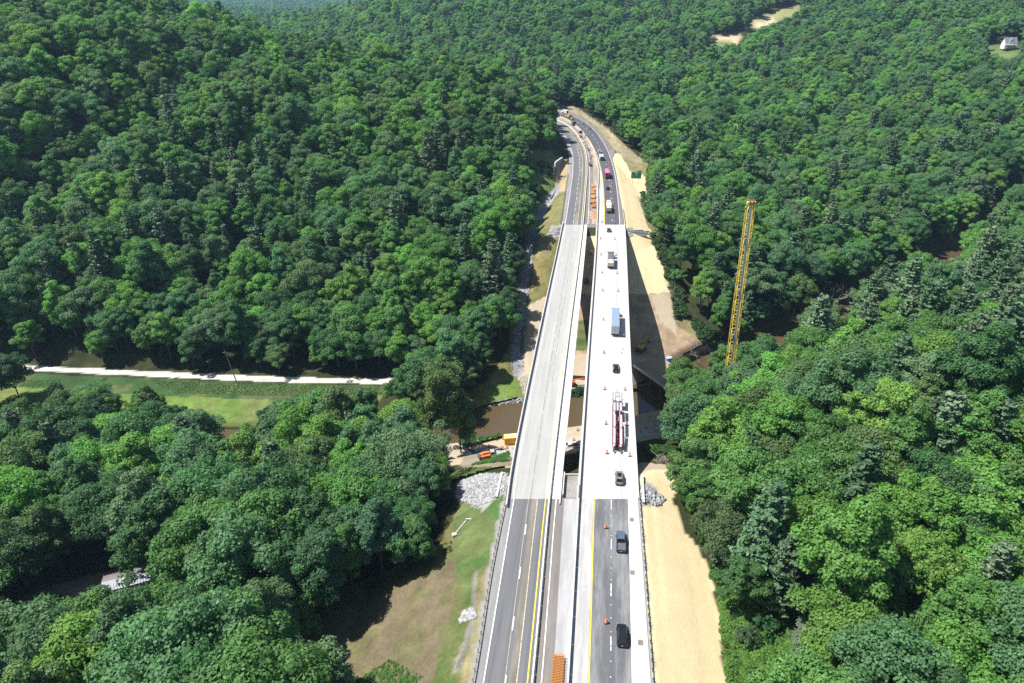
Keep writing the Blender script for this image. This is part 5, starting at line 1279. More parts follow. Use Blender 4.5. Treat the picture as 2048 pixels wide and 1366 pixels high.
for s, m in ((1, mr), (-1, mr2)):
    B = MB(); B.add([(-6.8, s*2.8, 3.2), (6.8, s*2.8, 3.2), (6.8, 0, 3.9), (-6.8, 0, 3.9), (-6.8, s*2.8, 3.3), (6.8, s*2.8, 3.3), (6.8, 0, 4.0), (-6.8, 0, 4.0)], [(3, 2, 1, 0), (4, 5, 6, 7), (0, 1, 5, 4), (1, 2, 6, 5), (2, 3, 7, 6), (3, 0, 4, 7)]); r_ = B.build('roof', m, T)
    RB = MB()
    for k in range(22): RB.box((-6.6+k*.63, s*1.4, 3.67), (.06, 2.6, .06))
    rb = RB.build('roof_seam', m, r_)
for x_ in (-4, 0, 4): B = MB(); B.box((x_, -2.55, 1.9), (1.2, .08, 1)); w_ = B.build('window', M_WHITE, T); B = MB(); B.box((x_, -2.6, 1.9), (1, .04, .8)); B.build('pane', M_GLASS, w_)
x, y, _z = P3(701, 1013, -19); T = thing('shed', 'small shed with a torn metal roof glimpsed between tree crowns', 'shed', (x, y, gz(x, y)), R(30)); B = MB(); B.box((0, 0, 1.8), (4.6, 3.6, 4)); B.build('wall', mk('old_boards', (.25, .12, .09), .9, .3, 1), T); B = MB(); B.box((0, 0, 3.9), (5.2, 4.2, .12)); B.build('roof', mk('shed_metal', (.38, .42, .48), .5, .25, 1), T)

# ------------------------------------------------------------------ trees
def leaf_material(name, transl=.25):
    m = bpy.data.materials.new(name); m.use_nodes = True; t = m.node_tree; L = t.links.new; b = t.nodes['Principled BSDF']; out = t.nodes['Material Output']
    at = t.nodes.new('ShaderNodeAttribute'); at.attribute_type = 'INSTANCER'; at.attribute_name = 'tint'
    lf = t.nodes.new('ShaderNodeAttribute'); lf.attribute_name = 'leaf'
    mr_ = t.nodes.new('ShaderNodeMapRange'); mr_.inputs[3].default_value = .68; mr_.inputs[4].default_value = 1.35; L(lf.outputs['Fac'], mr_.inputs[0])
    mx = t.nodes.new('ShaderNodeVectorMath'); mx.operation = 'SCALE'; L(at.outputs['Vector'], mx.inputs[0]); L(mr_.outputs[0], mx.inputs['Scale'])
    L(mx.outputs[0], b.inputs['Base Color']); b.inputs['Roughness'].default_value = .55; b.inputs['Specular IOR Level'].default_value = .28
    tr = t.nodes.new('ShaderNodeBsdfTranslucent'); sc = t.nodes.new('ShaderNodeVectorMath'); sc.operation = 'MULTIPLY'; sc.inputs[1].default_value = (1.3, 1.5, .6); L(mx.outputs[0], sc.inputs[0]); L(sc.outputs[0], tr.inputs['Color'])
    ms = t.nodes.new('ShaderNodeMixShader'); ms.inputs[0].default_value = transl; L(b.outputs[0], ms.inputs[1]); L(tr.outputs[0], ms.inputs[2]); L(ms.outputs[0], out.inputs['Surface'])
    return m
M_LEAF = leaf_material('broadleaf', .36); M_NEEDLE = leaf_material('needles', .12)

def leaf_quads(C, N, S, elong=1.25, seed=0):
    """quads centred C, facing N, half size S"""
    n = len(C); r = np.random.default_rng(seed).normal(size=(n, 3)); u = np.cross(N, r); u /= np.linalg.norm(u, axis=1, keepdims=True) + 1e-9
    w = np.cross(N, u); S = S[:, None]; a = u*S*elong; b = w*S
    fold = N * S * .35
    v = np.stack([C - a, C - b + fold*.3, C + a, C + b - fold], 1).reshape(-1, 3)
    return v, np.arange(4*n).reshape(n, 4)
def crown_mesh(name, seed, h=20, R0=5.6, base=.30, clumps=60, leaves=8200, ls=.30, shape='round', m=None, open_=0.0):
    g = np.random.default_rng(seed); zc = h*(base + (1-base)*.52); rz = h*(1-base)*.52
    cs = []; rs = []
    while len(cs) < clumps:
        d = g.normal(size=3); d /= np.linalg.norm(d); 
        if d[2] < -.55: continue
        rad = g.uniform(.5, .95); 
        w = 1.0
        if shape == 'cone': w = 1.0 - .45*max(0, d[2]*rad)
        if shape == 'flat': w = 1.15
        if shape == 'lop' and len(cs) % 3 == 0: w = 1.25 + .25*math.cos(math.atan2(d[1], d[0]) - seed)
        lob = 1 + .22*math.sin(3*math.atan2(d[1], d[0]) + seed) + .14*math.sin(5*math.atan2(d[1], d[0]) + 2*seed)
        p = np.array([d[0]*R0*rad*w*lob, d[1]*R0*rad*w*lob, zc + d[2]*rz*rad*(.8 if shape == 'flat' else 1.0)])
        cs.append(p); rs.append(R0*g.uniform(.2, .36)*(1.15 - .3*rad))
    cs.append(np.array([0, 0, zc + rz*.55])); rs.append(R0*.34)
    cs = np.array(cs); rs = np.array(rs)
    k = g.choice(len(cs), leaves, p=rs**2/np.sum(rs**2)); d = g.normal(size=(leaves, 3)); d[:, 2] = np.abs(d[:, 2])*1.0 - .35*g.random(leaves)
    d /= np.linalg.norm(d, axis=1, keepdims=True); rr = rs[k]*g.uniform(.72, 1.08, leaves)
    sub = 1 + .18*np.sin(7*d[:, 0]+k)*np.sin(7*d[:, 1]+k)
    C = cs[k] + d*(rr*sub)[:, None]*np.array([1.0, 1.0, .8])
    N = d*1.0 + np.array([0, 0, .35]) + g.normal(size=(leaves, 3))*.42; N /= np.linalg.norm(N, axis=1, keepdims=True)
    S = ls*g.uniform(.6, 1.2, leaves)
    v, q = leaf_quads(C, N, S, seed=seed); me = np_mesh(name, v, q, m or M_LEAF)
    hue = (.35 + .3*g.random(len(cs)))[k] + g.uniform(-.3, .3, leaves)
    at = me.attributes.new('leaf', 'FLOAT', 'FACE'); at.data.foreach_set('value', np.clip(hue, 0, 1).astype(np.float32))
    return me, cs
def pine_mesh(name, seed, h=24, R0=4.2, base=.18, per=64, ls=.25):
    g = np.random.default_rng(seed); C = []; N = []; S = []
    z = h*base
    while z < h*.985:
        t = (z/h - base)/(1-base); rad = R0*((1-t)**.52)*g.uniform(.7, 1.15) + .2; nb = int(g.integers(5, 8)); a0 = g.uniform(0, 6.28)
        for b in range(nb):
            a = a0 + b*6.283/nb + g.uniform(-.25, .25); L = rad*g.uniform(.7, 1.1); dz = -.10*L + g.uniform(-.2, .25)
            n = max(6, int(per*L/R0)); s = g.uniform(.18, 1.0, n)**.75; wid = (.16 + .22*(1-s))*L
            side = g.normal(size=n)*wid*.6
            x = np.cos(a)*s*L - np.sin(a)*side; y = np.sin(a)*s*L + np.cos(a)*side; zz = z + dz*s + .22*L*s*s + g.normal(size=n)*.12
            C.append(np.stack([x, y, zz], 1)); nn = g.normal(size=(n, 3))*.45 + np.array([.25*np.cos(a), .25*np.sin(a), .9]); N.append(nn); S.append(ls*g.uniform(.6, 1.25, n))
        z += h*.036*g.uniform(.75, 1.25)
    C = np.concatenate(C); N = np.concatenate(N); N /= np.linalg.norm(N, axis=1, keepdims=True); S = np.concatenate(S)
    v, q = leaf_quads(C, N, S, 1.9, seed); me = np_mesh(name, v, q, M_NEEDLE)
    at = me.attributes.new('leaf', 'FLOAT', 'FACE'); at.data.foreach_set('value', np.clip(g.normal(.45, .25, len(C)), 0, 1).astype(np.float32))
    return me
def trunk_mesh(name, h, r, cs, g, m=M_BARK, top=.8, limbs=9):
    B = MB(); lean = g.uniform(-.04, .04, 2); pts = [Vector((lean[0]*z + math.sin(z*.5)*.12, lean[1]*z, z)) for z in np.linspace(-.8, h*top, 7)]
    for i in range(6): B.tube(pts[i], pts[i+1], r*(1-i/6.6), r*(1-(i+1)/6.6), 7, cap=False)
    if cs is not None and len(cs):
        for k in g.choice(len(cs), min(limbs, len(cs)), replace=False):
            c = Vector(cs[k]); s = pts[min(5, max(2, int((c.z*.62)/(h*top)*6)))]; mid = s.lerp(c, .5) + Vector((0, 0, .5)); B.tube(s, mid, r*.34, r*.2, 5, cap=False); B.tube(mid, c, r*.2, r*.06, 5, cap=False)
    return B.mesh(name, m)
def bare_mesh(name, seed, h):
    g = np.random.default_rng(seed); B = MB()
    def grow(p, d, L, r, n):
        q = p + d*L; B.tube(p, q, r, r*.62, 5, cap=False)
        if n == 0: return
        for _ in range(3 if n > 1 else 2):
            e = (d + Vector(g.normal(size=3))*.55 + Vector((0, 0, .12))).normalized(); grow(q, e, L*g.uniform(.6, .82), r*.6, n-1)
    grow(Vector((0, 0, -.5)), Vector((0, 0, 1)), h*.33, h*.016, 5)
    return B.mesh(name, M_DEAD)

TONES = {'mid green': (.062, .142, .044), 'dark green': (.040, .100, .042), 'yellow green': (.090, .175, .044), 'blue green': (.058, .128, .066), 'olive green': (.068, .122, .050), 'bright green': (.078, .180, .044), 'grey green': (.078, .138, .080)}
PINET = {'dark needled': (.050, .098, .056), 'grey needled': (.076, .124, .080)}
SH = [('round', 20, 6.3, .14), ('round', 19, 5.6, .16), ('flat', 17, 6.8, .22), ('cone', 22, 5.6, .12), ('round', 21, 7.0, .16), ('cone', 20, 5.0, .12), ('flat', 19, 6.2, .2), ('round', 16, 5.8, .12), ('lop', 21, 6.4, .16), ('lop', 18, 7.2, .2), ('cone', 24, 5.2, .2), ('lop', 15, 4.6, .1)]
PROTO = []    # (kind, mesh crown, mesh trunk, height, radius)
for i, (s, h, r, b) in enumerate(SH):
    me, cs = crown_mesh('crown', 100+i, h, r, b, 66 + 4*i, 28000, .178, s); PROTO.append(('broadleaf', me, trunk_mesh('trunk', h, .30, cs, np.random.default_rng(i)), h, r))
for i in range(4):
    h = 23 + i; me = pine_mesh('crown', 300+i, h, 4.7+.3*i); PROTO.append(('pine', me, trunk_mesh('trunk', h, .28, None, np.random.default_rng(40+i), top=.97), h, 4.2))
NB = 12

# the places that the wood leaves open, as outlines seen along the survey lines
CLEAR = [a[0] for a in AREAS if a[1] not in (C_FLOOR,)]
VIEW = [  # ground that stays in sight: no crown may stand before it
 [(985, 1400), (1018, 960), (1060, 740), (1125, 445), (1115, 330), (1117, 250), (1122, 226), (1150, 232), (1215, 262), (1290, 335), (1290, 440), (1350, 590), (1405, 668), (1405, 700), (1345, 716), (1325, 760), (1316, 800), (1322, 850), (1300, 920), (1340, 950), (1335, 1010), (1355, 1090), (1425, 1190), (1448, 1400)],
 [(90, 738), (180, 745), (400, 752), (560, 760), (785, 760), (770, 775), (540, 768), (510, 845), (430, 848), (350, 785), (90, 745)],
 [(0, 770), (100, 772), (100, 795), (0, 795)],
 [(925, 815), (1020, 750), (1030, 800), (1040, 830), (1025, 910), (930, 920), (915, 900), (915, 850)],
 [(900, 1025), (1010, 985), (985, 1900), (850, 2200), (700, 2200), (690, 1290), (790, 1195), (890, 1130), (880, 1080)],
 [(915, 960), (960, 940), (1010, 920), (1010, 985), (965, 1025), (925, 1000)],
 [(1028, 745), (1036, 640), (1062, 520), (1095, 425), (1125, 400), (1120, 450), (1060, 745)],
 [(868, 850), (900, 850), (895, 905), (872, 905)],
 [(1062, 320), (1100, 322), (1112, 330), (1105, 380), (1075, 380)],
 [(1415, 70), (1480, 66), (1485, 56), (1560, 18), (1610, 2), (1590, 28), (1500, 66), (1480, 85), (1415, 92)],
 [(1972, 92), (2006, 70), (2044, 72), (2040, 110), (2015, 118), (1990, 100)],
 [(1975, 96), (2000, 90), (2000, 104), (1980, 104)],
 [(1880, 505), (1915, 490), (1925, 510), (1905, 530)],
 [(1680, 622), (1705, 618), (1705, 640), (1680, 640)], [(1545, 672), (1600, 655), (1600, 668), (1545, 690)],
 [(0, 1240), (40, 1205), (130, 1150), (230, 1128), (262, 1130), (290, 1120), (305, 1150), (262, 1182), (180, 1180), (80, 1225), (20, 1245)],
 [(1785, 0), (1818, 0), (1818, 10), (1785, 10)],
 [(690, 1005), (708, 1005), (708, 1020), (690, 1020)],
 [(1445, 1200), (1500, 1200), (1540, 1300), (1560, 1400), (1470, 1400)],
]
def candidates():
    out = []
    ys = 30.0
    rows = []
    while ys < 5000:
        sp = 7.6 if ys < 260 else (8.2 if ys < 600 else (9.0 if ys < 1650 else (12.5 if ys < 3000 else 17)))
        half = 70 + ys*.80 + 10
        xs = np.arange(-half, half, sp) if ys < 1650 else np.arange(-.46*ys, -.17*ys, sp)
        rows.append((xs + RNG.uniform(-.42, .42, len(xs))*sp, ys + RNG.uniform(-.42, .42, len(xs))*sp)); ys += sp*.9
    X = np.concatenate([r[0] for r in rows]); Y = np.concatenate([r[1] for r in rows]); return X, Y
X, Y = candidates(); Z = ground(X, Y); px, py, pd = proj(X, Y, Z)
keep = (px > -260) & (px < 2310) & (py < 1800)
for p in CLEAR: keep &= ~(inpoly(px, py, p) & (pd < 1300))
yc = np.clip(Y, 0, 640)
keep &= ~((X > GUARD_L(yc) - 7) & (X < GUARD_R(yc) + 7) & (Y < 630))
keep &= dist_line(X, Y, RIVER) > 8.8
keep &= dist_line(X, Y, TRACK) > 5
keep &= dist_line(X, Y, CHAN) > 3.6
keep &= ~((np.abs(X - 78) < 8) & (np.abs(Y - 206) < 10))
X, Y, Z = X[keep], Y[keep], Z[keep]; n = len(X)
right = X > np.where(Y < 600, GUARD_R(np.clip(Y, 0, 600)), X*0 + 30)
pn = fbm(X, Y, 90, 3)
ppine = np.where(right, .17, .05) + (pn - .5)*.7
ppine = np.where(Y > 500, ppine*.5, ppine); ppine = np.where((Y < 240) & ~right, .02, ppine); ppine = np.where((Y < 170) & right, .08, ppine); ppine = np.where((Y > 180) & (Y < 300) & right & (X > 100), .5, ppine)
ispine = RNG.random(n) < ppine
var = np.where(ispine, NB + RNG.integers(0, 4, n), RNG.integers(0, NB, n))
scl = np.clip(RNG.normal(.93, .17, n), .55, 1.35) * np.where(Y < 215, 1.16, 1.0) * np.where(Y > 3000, 1.5, 1.0); rot = RNG.uniform(0, 6.283, n)
hts = np.array([p[3] for p in PROTO])[var] * scl; rad = np.array([p[4] for p in PROTO])[var] * scl
# smaller trees at the edges of clearings where a tall one would cover open ground
def blocks(X, Y, Z, h, r):
    m = np.zeros(len(X), bool)
    CR = [(1478, 395), (1515, 395), (1500, 560), (1478, 700), (1442, 700), (1465, 560)]
    near = np.where(Y < 720)[0]; boxes = [(min(q[0] for q in p), max(q[0] for q in p), min(q[1] for q in p), max(q[1] for q in p)) for p in VIEW]
    for sel, grid in ((near, [(fz, fr) for fz in np.arange(.2, 1.01, .1) for fr in (-.9, -.6, -.3, 0, .3, .6, .9) if ((fz-.58)/.42)**2 + fr*fr < 1.02]), (np.where(Y >= 720)[0], [(.95, 0), (.7, 0), (.6, .8), (.6, -.8), (.4, 0)])):
        for fz, fr in grid:
            a, b, d = proj(X[sel] + fr*r[sel], Y[sel], Z[sel] + fz*h[sel])
            for p, (x0, x1, y0, y1) in zip(VIEW, boxes):
                k = np.where((a > x0) & (a < x1) & (b > y0) & (b < y1))[0]
                if len(k): m[sel[k]] |= inpoly(a[k], b[k], p)
            m[sel] |= inpoly(a, b, CR) & (Y[sel] < 208)
    return m
bl = blocks(X, Y, Z, hts, rad)
small = bl & ~blocks(X, Y, Z, hts*.55, rad*.55)
scl = np.where(small, scl*.55, scl); hts = np.where(small, hts*.55, hts); rad = np.where(small, rad*.55, rad)
keep = ~bl | small
X, Y, Z, var, scl, rot, ispine, right, hts, rad = [a[keep] for a in (X, Y, Z, var, scl, rot, ispine, right, hts, rad)]
n = len(X); print('trees', n)
cx_, cy_, cd_ = proj(X, Y, Z + hts*.6)
size = rad/cd_ * np.where((cx_ > -60) & (cx_ < 2108) & (cy_ > -40) & (cy_ < 1430), 1, .2)
TN = list(TONES); tn = np.empty(n, object)
cl = fbm(X + 300, Y, 60, 3)
for i in range(n):
    if ispine[i]: tn[i] = 'dark needled' if RNG.random() < .6 else 'grey needled'
    else:
        w = np.array([.27, .20, .08, .17, .10, .12, .06]) 
        if right[i] and Y[i] < 200: w = np.array([.32, .10, .12, .08, .12, .2, .06])
        tn[i] = TN[RNG.choice(7, p=w/w.sum())]
tint = np.array([np.array((PINET if ispine[i] else TONES)[tn[i]]) for i in range(n)]) * RNG.uniform(1.25, 1.8, (n, 1)) * np.interp(Y, [100, 330, 900], [.86, 1.0, 1.1])[:, None] * np.array((1.20, 1.17, .98)) * (1 + RNG.uniform(-.05, .05, (n, 3)))

order = np.argsort(-size)
near_b = [i for i in order if not ispine[i]][:300]; near_p = [i for i in order if ispine[i]][:120]
def place_name(i):
    x, y = X[i], Y[i]
    if not right[i]:
        if y < 112: return 'in the wood below the mobile home' if x < -60 else 'on the field edge below the foreground guardrail'
        if y < 150: return 'around the mobile home yard' if x < -75 else ('in the lower wood behind the brown field' if x < -30 else 'near the white stone pile')
        if y < 185: return 'on the near bank, farthest from the bridges' if x < -90 else ('on the near river bank below the meadow' if x < -45 else 'by the works road at the older bridge')
        if y < 232: return 'standing in the meadow strip' if x < -60 else 'on the river bank beside the older bridge'
        if x < -180: return 'above the shaded end of the gravel track'
        if x < -110: return 'above the middle of the gravel track'
        if x < -50: return 'on the hill above the utility pole'
        return 'on the slope beside the drainage channel' if y < 340 else 'on the hill beside the far carriageway'
    if y < 95: return 'beside the brush below the straw slope' if x < 60 else ('in the foreground corner of the near hill' if x > 85 else 'in the foreground of the near hill')
    if y < 140: return 'overhanging the near straw slope' if x < 55 else ('on the near hill behind the straw slope' if x < 95 else 'high on the near hill')
    if y < 190: return 'above the shaded works road' if x < 65 else ('on the near hill towards the crane' if x < 110 else 'on the far shoulder of the near hill')
    if y < 250: return 'around the foot of the crane' if x < 100 else 'on the near bank upstream of the crane'
    if y < 340: return 'beside the sunlit dirt slope' if x < 105 else 'on the far bank behind the crane boom'
    return 'beyond the straw slope and exit sign' if x < 120 else 'in the far wood beyond the river'
used = {}
def tree_label(i, kind):
    s = 'tall' if hts[i] > 21.5 else ('small' if hts[i] < 15.5 else ''); br = 'broad' if rad[i] > 6.4 else ('slender' if rad[i] < 4.6 else '')
    if kind == 'pine': br = ''; s = 'tall' if hts[i] > 23 else ''
    base = ' '.join(('%s %s %s %s %s' % (s, br, tn[i], 'pine' if kind == 'pine' else 'tree', place_name(i))).split())
    used.setdefault(base, []).append(i); return base
labels = {i: tree_label(i, 'broadleaf') for i in near_b}; labels.update({i: tree_label(i, 'pine') for i in near_p})
for base, L in used.items():
    if len(L) > 1:
        L.sort(key=lambda i: Y[i])
        for k, i in enumerate(L): labels[i] = base + ', ' + (ORD[k] if k < 30 else 'last') + ' nearest'
TREE_OBJ = {}
def make_tree(i, name, cat, group):
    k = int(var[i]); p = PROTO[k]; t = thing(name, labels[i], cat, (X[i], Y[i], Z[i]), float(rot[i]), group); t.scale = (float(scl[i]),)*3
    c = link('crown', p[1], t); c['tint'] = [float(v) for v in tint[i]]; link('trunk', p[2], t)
    TREE_OBJ.setdefault(k, c)
    return t
for i in near_b: make_tree(i, 'broadleaf_tree', 'tree', 'broadleaf trees nearest the highway')
for i in near_p: make_tree(i, 'pine_tree', 'pine', 'pine trees nearest the highway')
rest = np.ones(n, bool); rest[near_b] = False; rest[near_p] = False

# everything else in the wood is one mass: instances of the same crowns and trunks on points
def scatter(name, label, P, V, RT, SCL, TI, protos, kind='stuff'):
    me = bpy.data.meshes.new(name); me.from_pydata([tuple(p) for p in P], [], [])
    def attr(nm, typ, data, key='value'):
        a = me.attributes.new(nm, typ, 'POINT'); a.data.foreach_set(key, np.asarray(data).ravel())
    attr('variant', 'INT', V.astype(np.int32)); attr('spin', 'FLOAT', RT.astype(np.float32)); attr('size', 'FLOAT', SCL.astype(np.float32)); attr('tint', 'FLOAT_VECTOR', TI.astype(np.float32), 'vector')
    o = link(name, me); tag(o, label, kind=kind)
    g = bpy.data.node_groups.new(name, 'GeometryNodeTree'); g.interface.new_socket('Geometry', in_out='INPUT', socket_type='NodeSocketGeometry'); g.interface.new_socket('Geometry', in_out='OUTPUT', socket_type='NodeSocketGeometry')
    N = g.nodes.new; L = g.links.new; gi = N('NodeGroupInput'); go = N('NodeGroupOutput'); join = N('GeometryNodeJoinGeometry')
    def named(nm, typ):
        a = N('GeometryNodeInputNamedAttribute'); a.data_type = typ; a.inputs['Name'].default_value = nm; return a.outputs['Attribute']
    rv = N('ShaderNodeCombineXYZ'); L(named('spin', 'FLOAT'), rv.inputs[2]); v_ = named('variant', 'INT'); s_ = named('size', 'FLOAT')
    for k, objs in protos.items():
        cmp_ = N('FunctionNodeCompare'); cmp_.data_type = 'INT'; cmp_.operation = 'EQUAL'; L(v_, cmp_.inputs[2]); cmp_.inputs[3].default_value = k
        j = N('GeometryNodeJoinGeometry')
        for ob in objs:
            oi = N('GeometryNodeObjectInfo'); oi.transform_space = 'ORIGINAL'; oi.inputs['Object'].default_value = ob; L(oi.outputs['Geometry'], j.inputs[0])
        gtoi = N('GeometryNodeGeometryToInstance'); L(j.outputs[0], gtoi.inputs[0])
        ip = N('GeometryNodeInstanceOnPoints'); L(gi.outputs[0], ip.inputs['Points']); L(cmp_.outputs[0], ip.inputs['Selection']); L(gtoi.outputs[0], ip.inputs['Instance']); L(rv.outputs[0], ip.inputs['Rotation']); L(s_, ip.inputs['Scale'])
        L(ip.outputs[0], join.inputs[0])
    L(join.outputs[0], go.inputs[0]); md = o.modifiers.new('scatter', 'NODES'); md.node_group = g
    return o
PR = {}
for k in range(NB + 4):
    if k in TREE_OBJ:
        c = TREE_OBJ[k]; tk = [q for q in c.parent.children if q.name.startswith('trunk')][0]; PR[k] = [c, tk]
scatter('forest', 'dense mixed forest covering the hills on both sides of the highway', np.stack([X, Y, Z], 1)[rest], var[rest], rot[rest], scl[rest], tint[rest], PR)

# undergrowth: low bushes at the wood edges and on the brushy banks
ub, _c = crown_mesh('undergrowth_bush', 900, 2.4, 1.7, .02, 14, 520, .17, 'round')
def low_points(poly, n, z0, smin, smax, tone, skip=None):
    q = [P3(x, y, z) for x, y in poly for z in (z0-5, z0+5)]; xs = [a[0] for a in q]; ys = [a[1] for a in q]
    X_ = RNG.uniform(min(xs), max(xs), n*10); Y_ = RNG.uniform(min(ys), max(ys), n*10); Z_ = ground(X_, Y_); a, b, _d = proj(X_, Y_, Z_)
    k = np.where(inpoly(a, b, poly) & (dist_line(X_, Y_, RIVER) > 8.6))[0][:n]; m = len(k)
    return np.stack([X_[k], Y_[k], Z_[k]-.1], 1), RNG.uniform(smin, smax, m), np.array(tone)[None]*RNG.uniform(.7, 1.3, (m, 1))
LOW = [
 ([(1440, 1195), (1520, 1190), (1600, 1280), (1620, 1400), (1462, 1400), (1445, 1290)], 1100, -7, .2, .6, (.12, .24, .05)),
 ([(905, 945), (1018, 905), (1016, 932), (960, 948), (900, 965)], 600, -24, .12, .34, (.10, .22, .05)),
 ([(915, 885), (960, 878), (1000, 872), (1000, 876), (930, 896)], 110, -31, .2, .6, (.09, .20, .055)),
 ([(1110, 790), (1180, 775), (1180, 805), (1108, 812)], 200, -31, .3, .7, (.05, .12, .06)),
 ([(1110, 845), (1180, 828), (1180, 838), (1125, 856)], 120, -31.5, .2, .4, (.09, .19, .05)),
 ([(1280, 905), (1340, 900), (1380, 925), (1300, 945), (1290, 930)], 160, -24, .3, .9, (.06, .14, .035)),
 ([(300, 760), (560, 768), (780, 774), (760, 790), (540, 792), (350, 786)], 3600, -31, .06, .17, (.17, .33, .11)),
 ([(0, 762), (120, 760), (120, 772), (0, 775)], 500, -31, .06, .17, (.17, .33, .11)),
 ([(700, 1366), (780, 1320), (860, 1360), (860, 1400), (700, 1400)], 500, -15, .08, .22, (.12, .25, .06)),
 ([(1395, 1010), (1470, 1010), (1500, 1180), (1440, 1200), (1425, 1120), (1380, 1040)], 420, -8, .3, .9, (.075, .15, .045)),
 ([(640, 1240), (700, 1185), (860, 1110), (905, 1075), (908, 1100), (860, 1130), (760, 1180)], 200, -15, .08, .22, (.09, .15, .05)),
 ([(1300, 470), (1345, 500), (1375, 640), (1352, 640), (1340, 585), (1320, 520)], 220, -12, .4, 1.2, (.06, .12, .035)),
 ([(1276, 380), (1300, 400), (1345, 480), (1320, 480), (1295, 440)], 160, -5, .4, 1.2, (.055, .12, .035)),
 ([(1060, 320), (1105, 325), (1095, 400), (1060, 420)], 140, 4, .2, .7, (.06, .13, .035)),
 ([(1380, 640), (1430, 665), (1425, 690), (1400, 680)], 60, -27, .4, 1.0, (.05, .12, .035)),
 ([(1420, 85), (1470, 85), (1460, 100), (1420, 100)], 60, 40, .6, 1.6, (.06, .14, .03)),
]
ps = [low_points(*a) for a in LOW]
P_ = np.concatenate([p[0] for p in ps]); S_ = np.concatenate([p[1] for p in ps]); T_ = np.concatenate([p[2] for p in ps])
# one real bush carries the mesh that the undergrowth repeats
def bush(label, px, py, z, s, tone):
    p = drop(px, py, z); t = thing('bush', label, 'bush', p, random.uniform(0, 6)); t.scale = (s,)*3; c = link('crown', ub, t); c['tint'] = list(tone); B = MB(); B.tube((0, 0, -.2), (0, 0, 1.2), .06, .03, 6); link('stem', B.mesh('stem', M_BARK), t); return c
bc = bush('slim young bush on the near river bank by the container', 940, 880, -31, 1.6, (.045, .12, .045))
bush('round grey green bush at the foot of the near straw slope', 1496, 1290, -7, 1.5, (.06, .11, .05)); bush('bright bush at the mouth of the near works road shadow', 1305, 915, -26, 1.3, (.06, .15, .035))
bush('dark bush in the brush beside the foreground straw slope', 1530, 1265, -7, 1.7, (.03, .10, .035))
scatter('undergrowth', 'low bushes, weeds and brush at the wood edges and on the banks', P_, np.zeros(len(P_)), RNG.uniform(0, 6.28, len(P_)), S_, T_, {0: [bc]})

# pale shrub, slim bank trees and dead trees that the photograph singles out
def special(name, label, cat, px, py, z, k, s, tone, sx=1.0):
    p = drop(px, py, z); pr = PROTO[k]; t = thing(name, label, cat, p, random.uniform(0, 6)); t.scale = (s*sx, s*sx, s); c = link('crown', pr[1], t); c['tint'] = list(tone); link('trunk', pr[2], t); return t
special('broadleaf_tree', 'broad dark tree standing before the shaded left end of the gravel track', 'tree', 40, 800, -30, 4, .95, (.055, .13, .05))
special('broadleaf_tree', 'round dark tree hiding the leftmost end of the gravel track', 'tree', -30, 815, -30, 0, .95, (.05, .12, .05))
special('broadleaf_tree', 'small dark leafy tree between the track and the meadow at the left', 'tree', 120, 800, -30, 11, .5, (.05, .12, .05))
special('broadleaf_tree', 'rounded green tree where the gravel track disappears by the bank', 'tree', 800, 812, -31, 7, .75, (.085, .19, .06))
special('broadleaf_tree', 'mid green tree between the meadow and the tall bank trees', 'tree', 735, 862, -31, 1, .95, (.08, .18, .06))
for px, py, k, sc, l in ((1062, 418, 7, .8, 'nearest the retaining wall'), (1042, 470, 1, .85, 'second from the retaining wall'), (1030, 560, 0, .8, 'third from the retaining wall'), (1012, 655, 8, .85, 'nearest the river')):
    special('broadleaf_tree', 'dark green tree shading the drainage channel, ' + l, 'tree', px, py, -12, k, sc, (.058, .135, .052))
for a in [('tall mid green tree, first in the row throwing shadows on the brown field', 830, 1128, 11, .85, (.085, .19, .06)), ('tall blue green tree, second in the row shading the brown field', 765, 1150, 5, 1.1, (.075, .17, .085)), ('tall bright green tree, third in the row shading the brown field', 705, 1180, 10, .8, (.10, .23, .06)), ('tall dark green tree, fourth in the row shading the brown field', 655, 1225, 3, 1.1, (.06, .14, .06)), ('tall mid green tree, fifth in the row shading the brown field', 605, 1280, 11, .9, (.085, .19, .06)), ('tall olive tree, last in the row shading the brown field', 560, 1350, 10, 1.05, (.10, .17, .07)), ('slender tree leaning into the brown field at the frame bottom', 540, 1440, 5, 1.15, (.085, .19, .06))]:
    special('broadleaf_tree', a[0], 'tree', a[1], a[2], -16, a[3], a[4], a[5])
special('broadleaf_tree', 'pale silvery green round tree in the brush below the near straw slope', 'tree', 1610, 1330, -7, 7, .62, (.16, .21, .15))
special('broadleaf_tree', 'lime green tree at the foot of the tall bank trees', 'tree', 835, 800, -31, 5, .75, (.11, .23, .035))
special('broadleaf_tree', 'tall slender olive tree rising over the end of the gravel track', 'tree', 888, 915, -31, 3, 1.6, (.12, .18, .06), .72)
special('broadleaf_tree', 'tall slender green tree on the bank next to the river riprap', 'tree', 922, 905, -31, 5, 1.3, (.085, .17, .06), .75)
special('broadleaf_tree', 'lone dark green tree standing in the meadow', 'tree', 556, 872, -31, 7, .8, (.04, .10, .035))
special('broadleaf_tree', 'yellow green tree in front of the gravel track', 'tree', 315, 868, -31, 5, .95, (.10, .18, .04), 1.15)
special('broadleaf_tree', 'blue green round tree before the meadow, beside the yellow green one', 'tree', 215, 880, -31, 4, .9, (.058, .128, .06))
special('broadleaf_tree', 'mid green tree before the meadow, second from the yellow green one', 'tree', 150, 878, -31, 0, .9, (.062, .142, .044))
special('broadleaf_tree', 'dark green tree on the river side of the meadow under the yellow green one', 'tree', 375, 905, -31, 1, .95, (.045, .11, .042))
special('broadleaf_tree', 'bright green tree hiding the near end of the meadow by the frame edge', 'tree', 45, 885, -31, 2, .95, (.075, .17, .044))
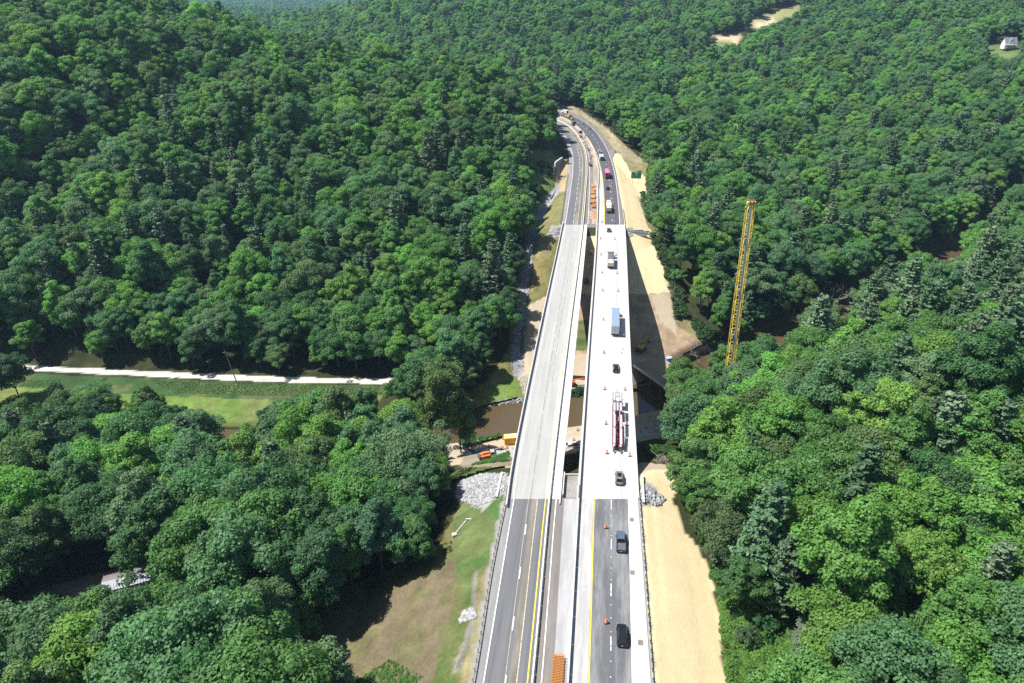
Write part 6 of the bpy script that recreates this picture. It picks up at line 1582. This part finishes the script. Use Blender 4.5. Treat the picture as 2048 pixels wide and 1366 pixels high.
special('broadleaf_tree', 'mid green tree at the river end of the meadow', 'tree', 640, 880, -31, 1, .9, (.06, .14, .044))
special('broadleaf_tree', 'broad tree leaning over the near straw slope', 'tree', 1450, 1140, -7, 6, .95, (.08, .13, .05), 1.1)
special('broadleaf_tree', 'mid green tree spilling over the lower part of the straw slope', 'tree', 1475, 1220, -7, 1, .75, (.065, .15, .045), 1.1)
DM = [bare_mesh('branches', 500+i, 1) for i in range(4)]
def bare(label, px, py, z, h, k):
    p = drop(px, py, z); o = link('dead_tree', DM[k], None, (p[0], p[1], p[2]), random.uniform(0, 6)); o.scale = (h, h, h); return tag(o, label, 'dead tree')
for a in [('bare grey dead tree among the green trees past the sunlit dirt slope', 1443, 712, -27, 15, 0), ('thin leafless trunk at the edge of the sunlit dirt slope', 1378, 706, -27, 13, 1), ('bleached dead tree on the near hill behind the works road', 1700, 1000, 2, 25, 2), ('bleached dead tree deep in the near hill wood', 1880, 960, 4, 26, 3), ('dead grey tree on the far bank by the crane boom', 1660, 600, -26, 21, 1), ('thin dead trunk beside the straw slope trees', 1351, 590, -18, 13, 0), ('dead tree with pale twigs in the wood above the meadow', 700, 900, -31, 22, 3), ('leaning pale snag over the river by the riprap', 905, 885, -32, 12, 2), ('dead grey tree in the foreground wood', 905/2, 1500, -16, 23, 2), ('bare snag standing in the far wood near the exit sign', 1436, 360, -5, 23, 1)]: bare(*a)
# felled brush
for l, px, py, z in (('heap of cut branches beside the straw slope below the exit sign', 1300, 430, -5), ('heap of cut branches above the shaded works road', 1320, 926, -24)):
    t = thing('brush_pile', l, 'brush pile', drop(px, py, z), 0)
    for k in range(26): B = MB(); a = random.uniform(0, 3.14); r = random.uniform(.8, 2.4); c = Vector((random.uniform(-1.6, 1.6), random.uniform(-3, 3), random.uniform(.1, .8))); v = Vector((math.cos(a)*r, math.sin(a)*r, random.uniform(-.2, .4))); B.tube(c-v, c+v, .07, .03, 5); B.build('branch', M_DEAD, t)

# ------------------------------------------------------------------ air: thin haze over the whole valley
hz = MB(); x0, x1, y0, y1, z0, z1 = -4400, 3400, -340, 7800, -75, 400
hz.add([(x0, y0, z0), (x1, y0, z0), (x1, y1, z0), (x0, y1, z0), (x0, y0, z1), (x1, y0, z1), (x1, y1, z1), (x0, y1, z1)], [(3, 2, 1, 0), (4, 5, 6, 7), (0, 1, 5, 4), (1, 2, 6, 5), (2, 3, 7, 6), (3, 0, 4, 7)])
mh = bpy.data.materials.new('haze_air'); mh.use_nodes = True; t = mh.node_tree; t.nodes.remove(t.nodes['Principled BSDF'])
v = t.nodes.new('ShaderNodeVolumePrincipled'); v.inputs['Color'].default_value = (.45, .72, 1, 1); v.inputs['Density'].default_value = .00009; v.inputs['Anisotropy'].default_value = .2
t.links.new(v.outputs[0], t.nodes['Material Output'].inputs['Volume'])
tag(hz.build('haze', mh), kind='stuff', label='thin blue summer haze over the valley')
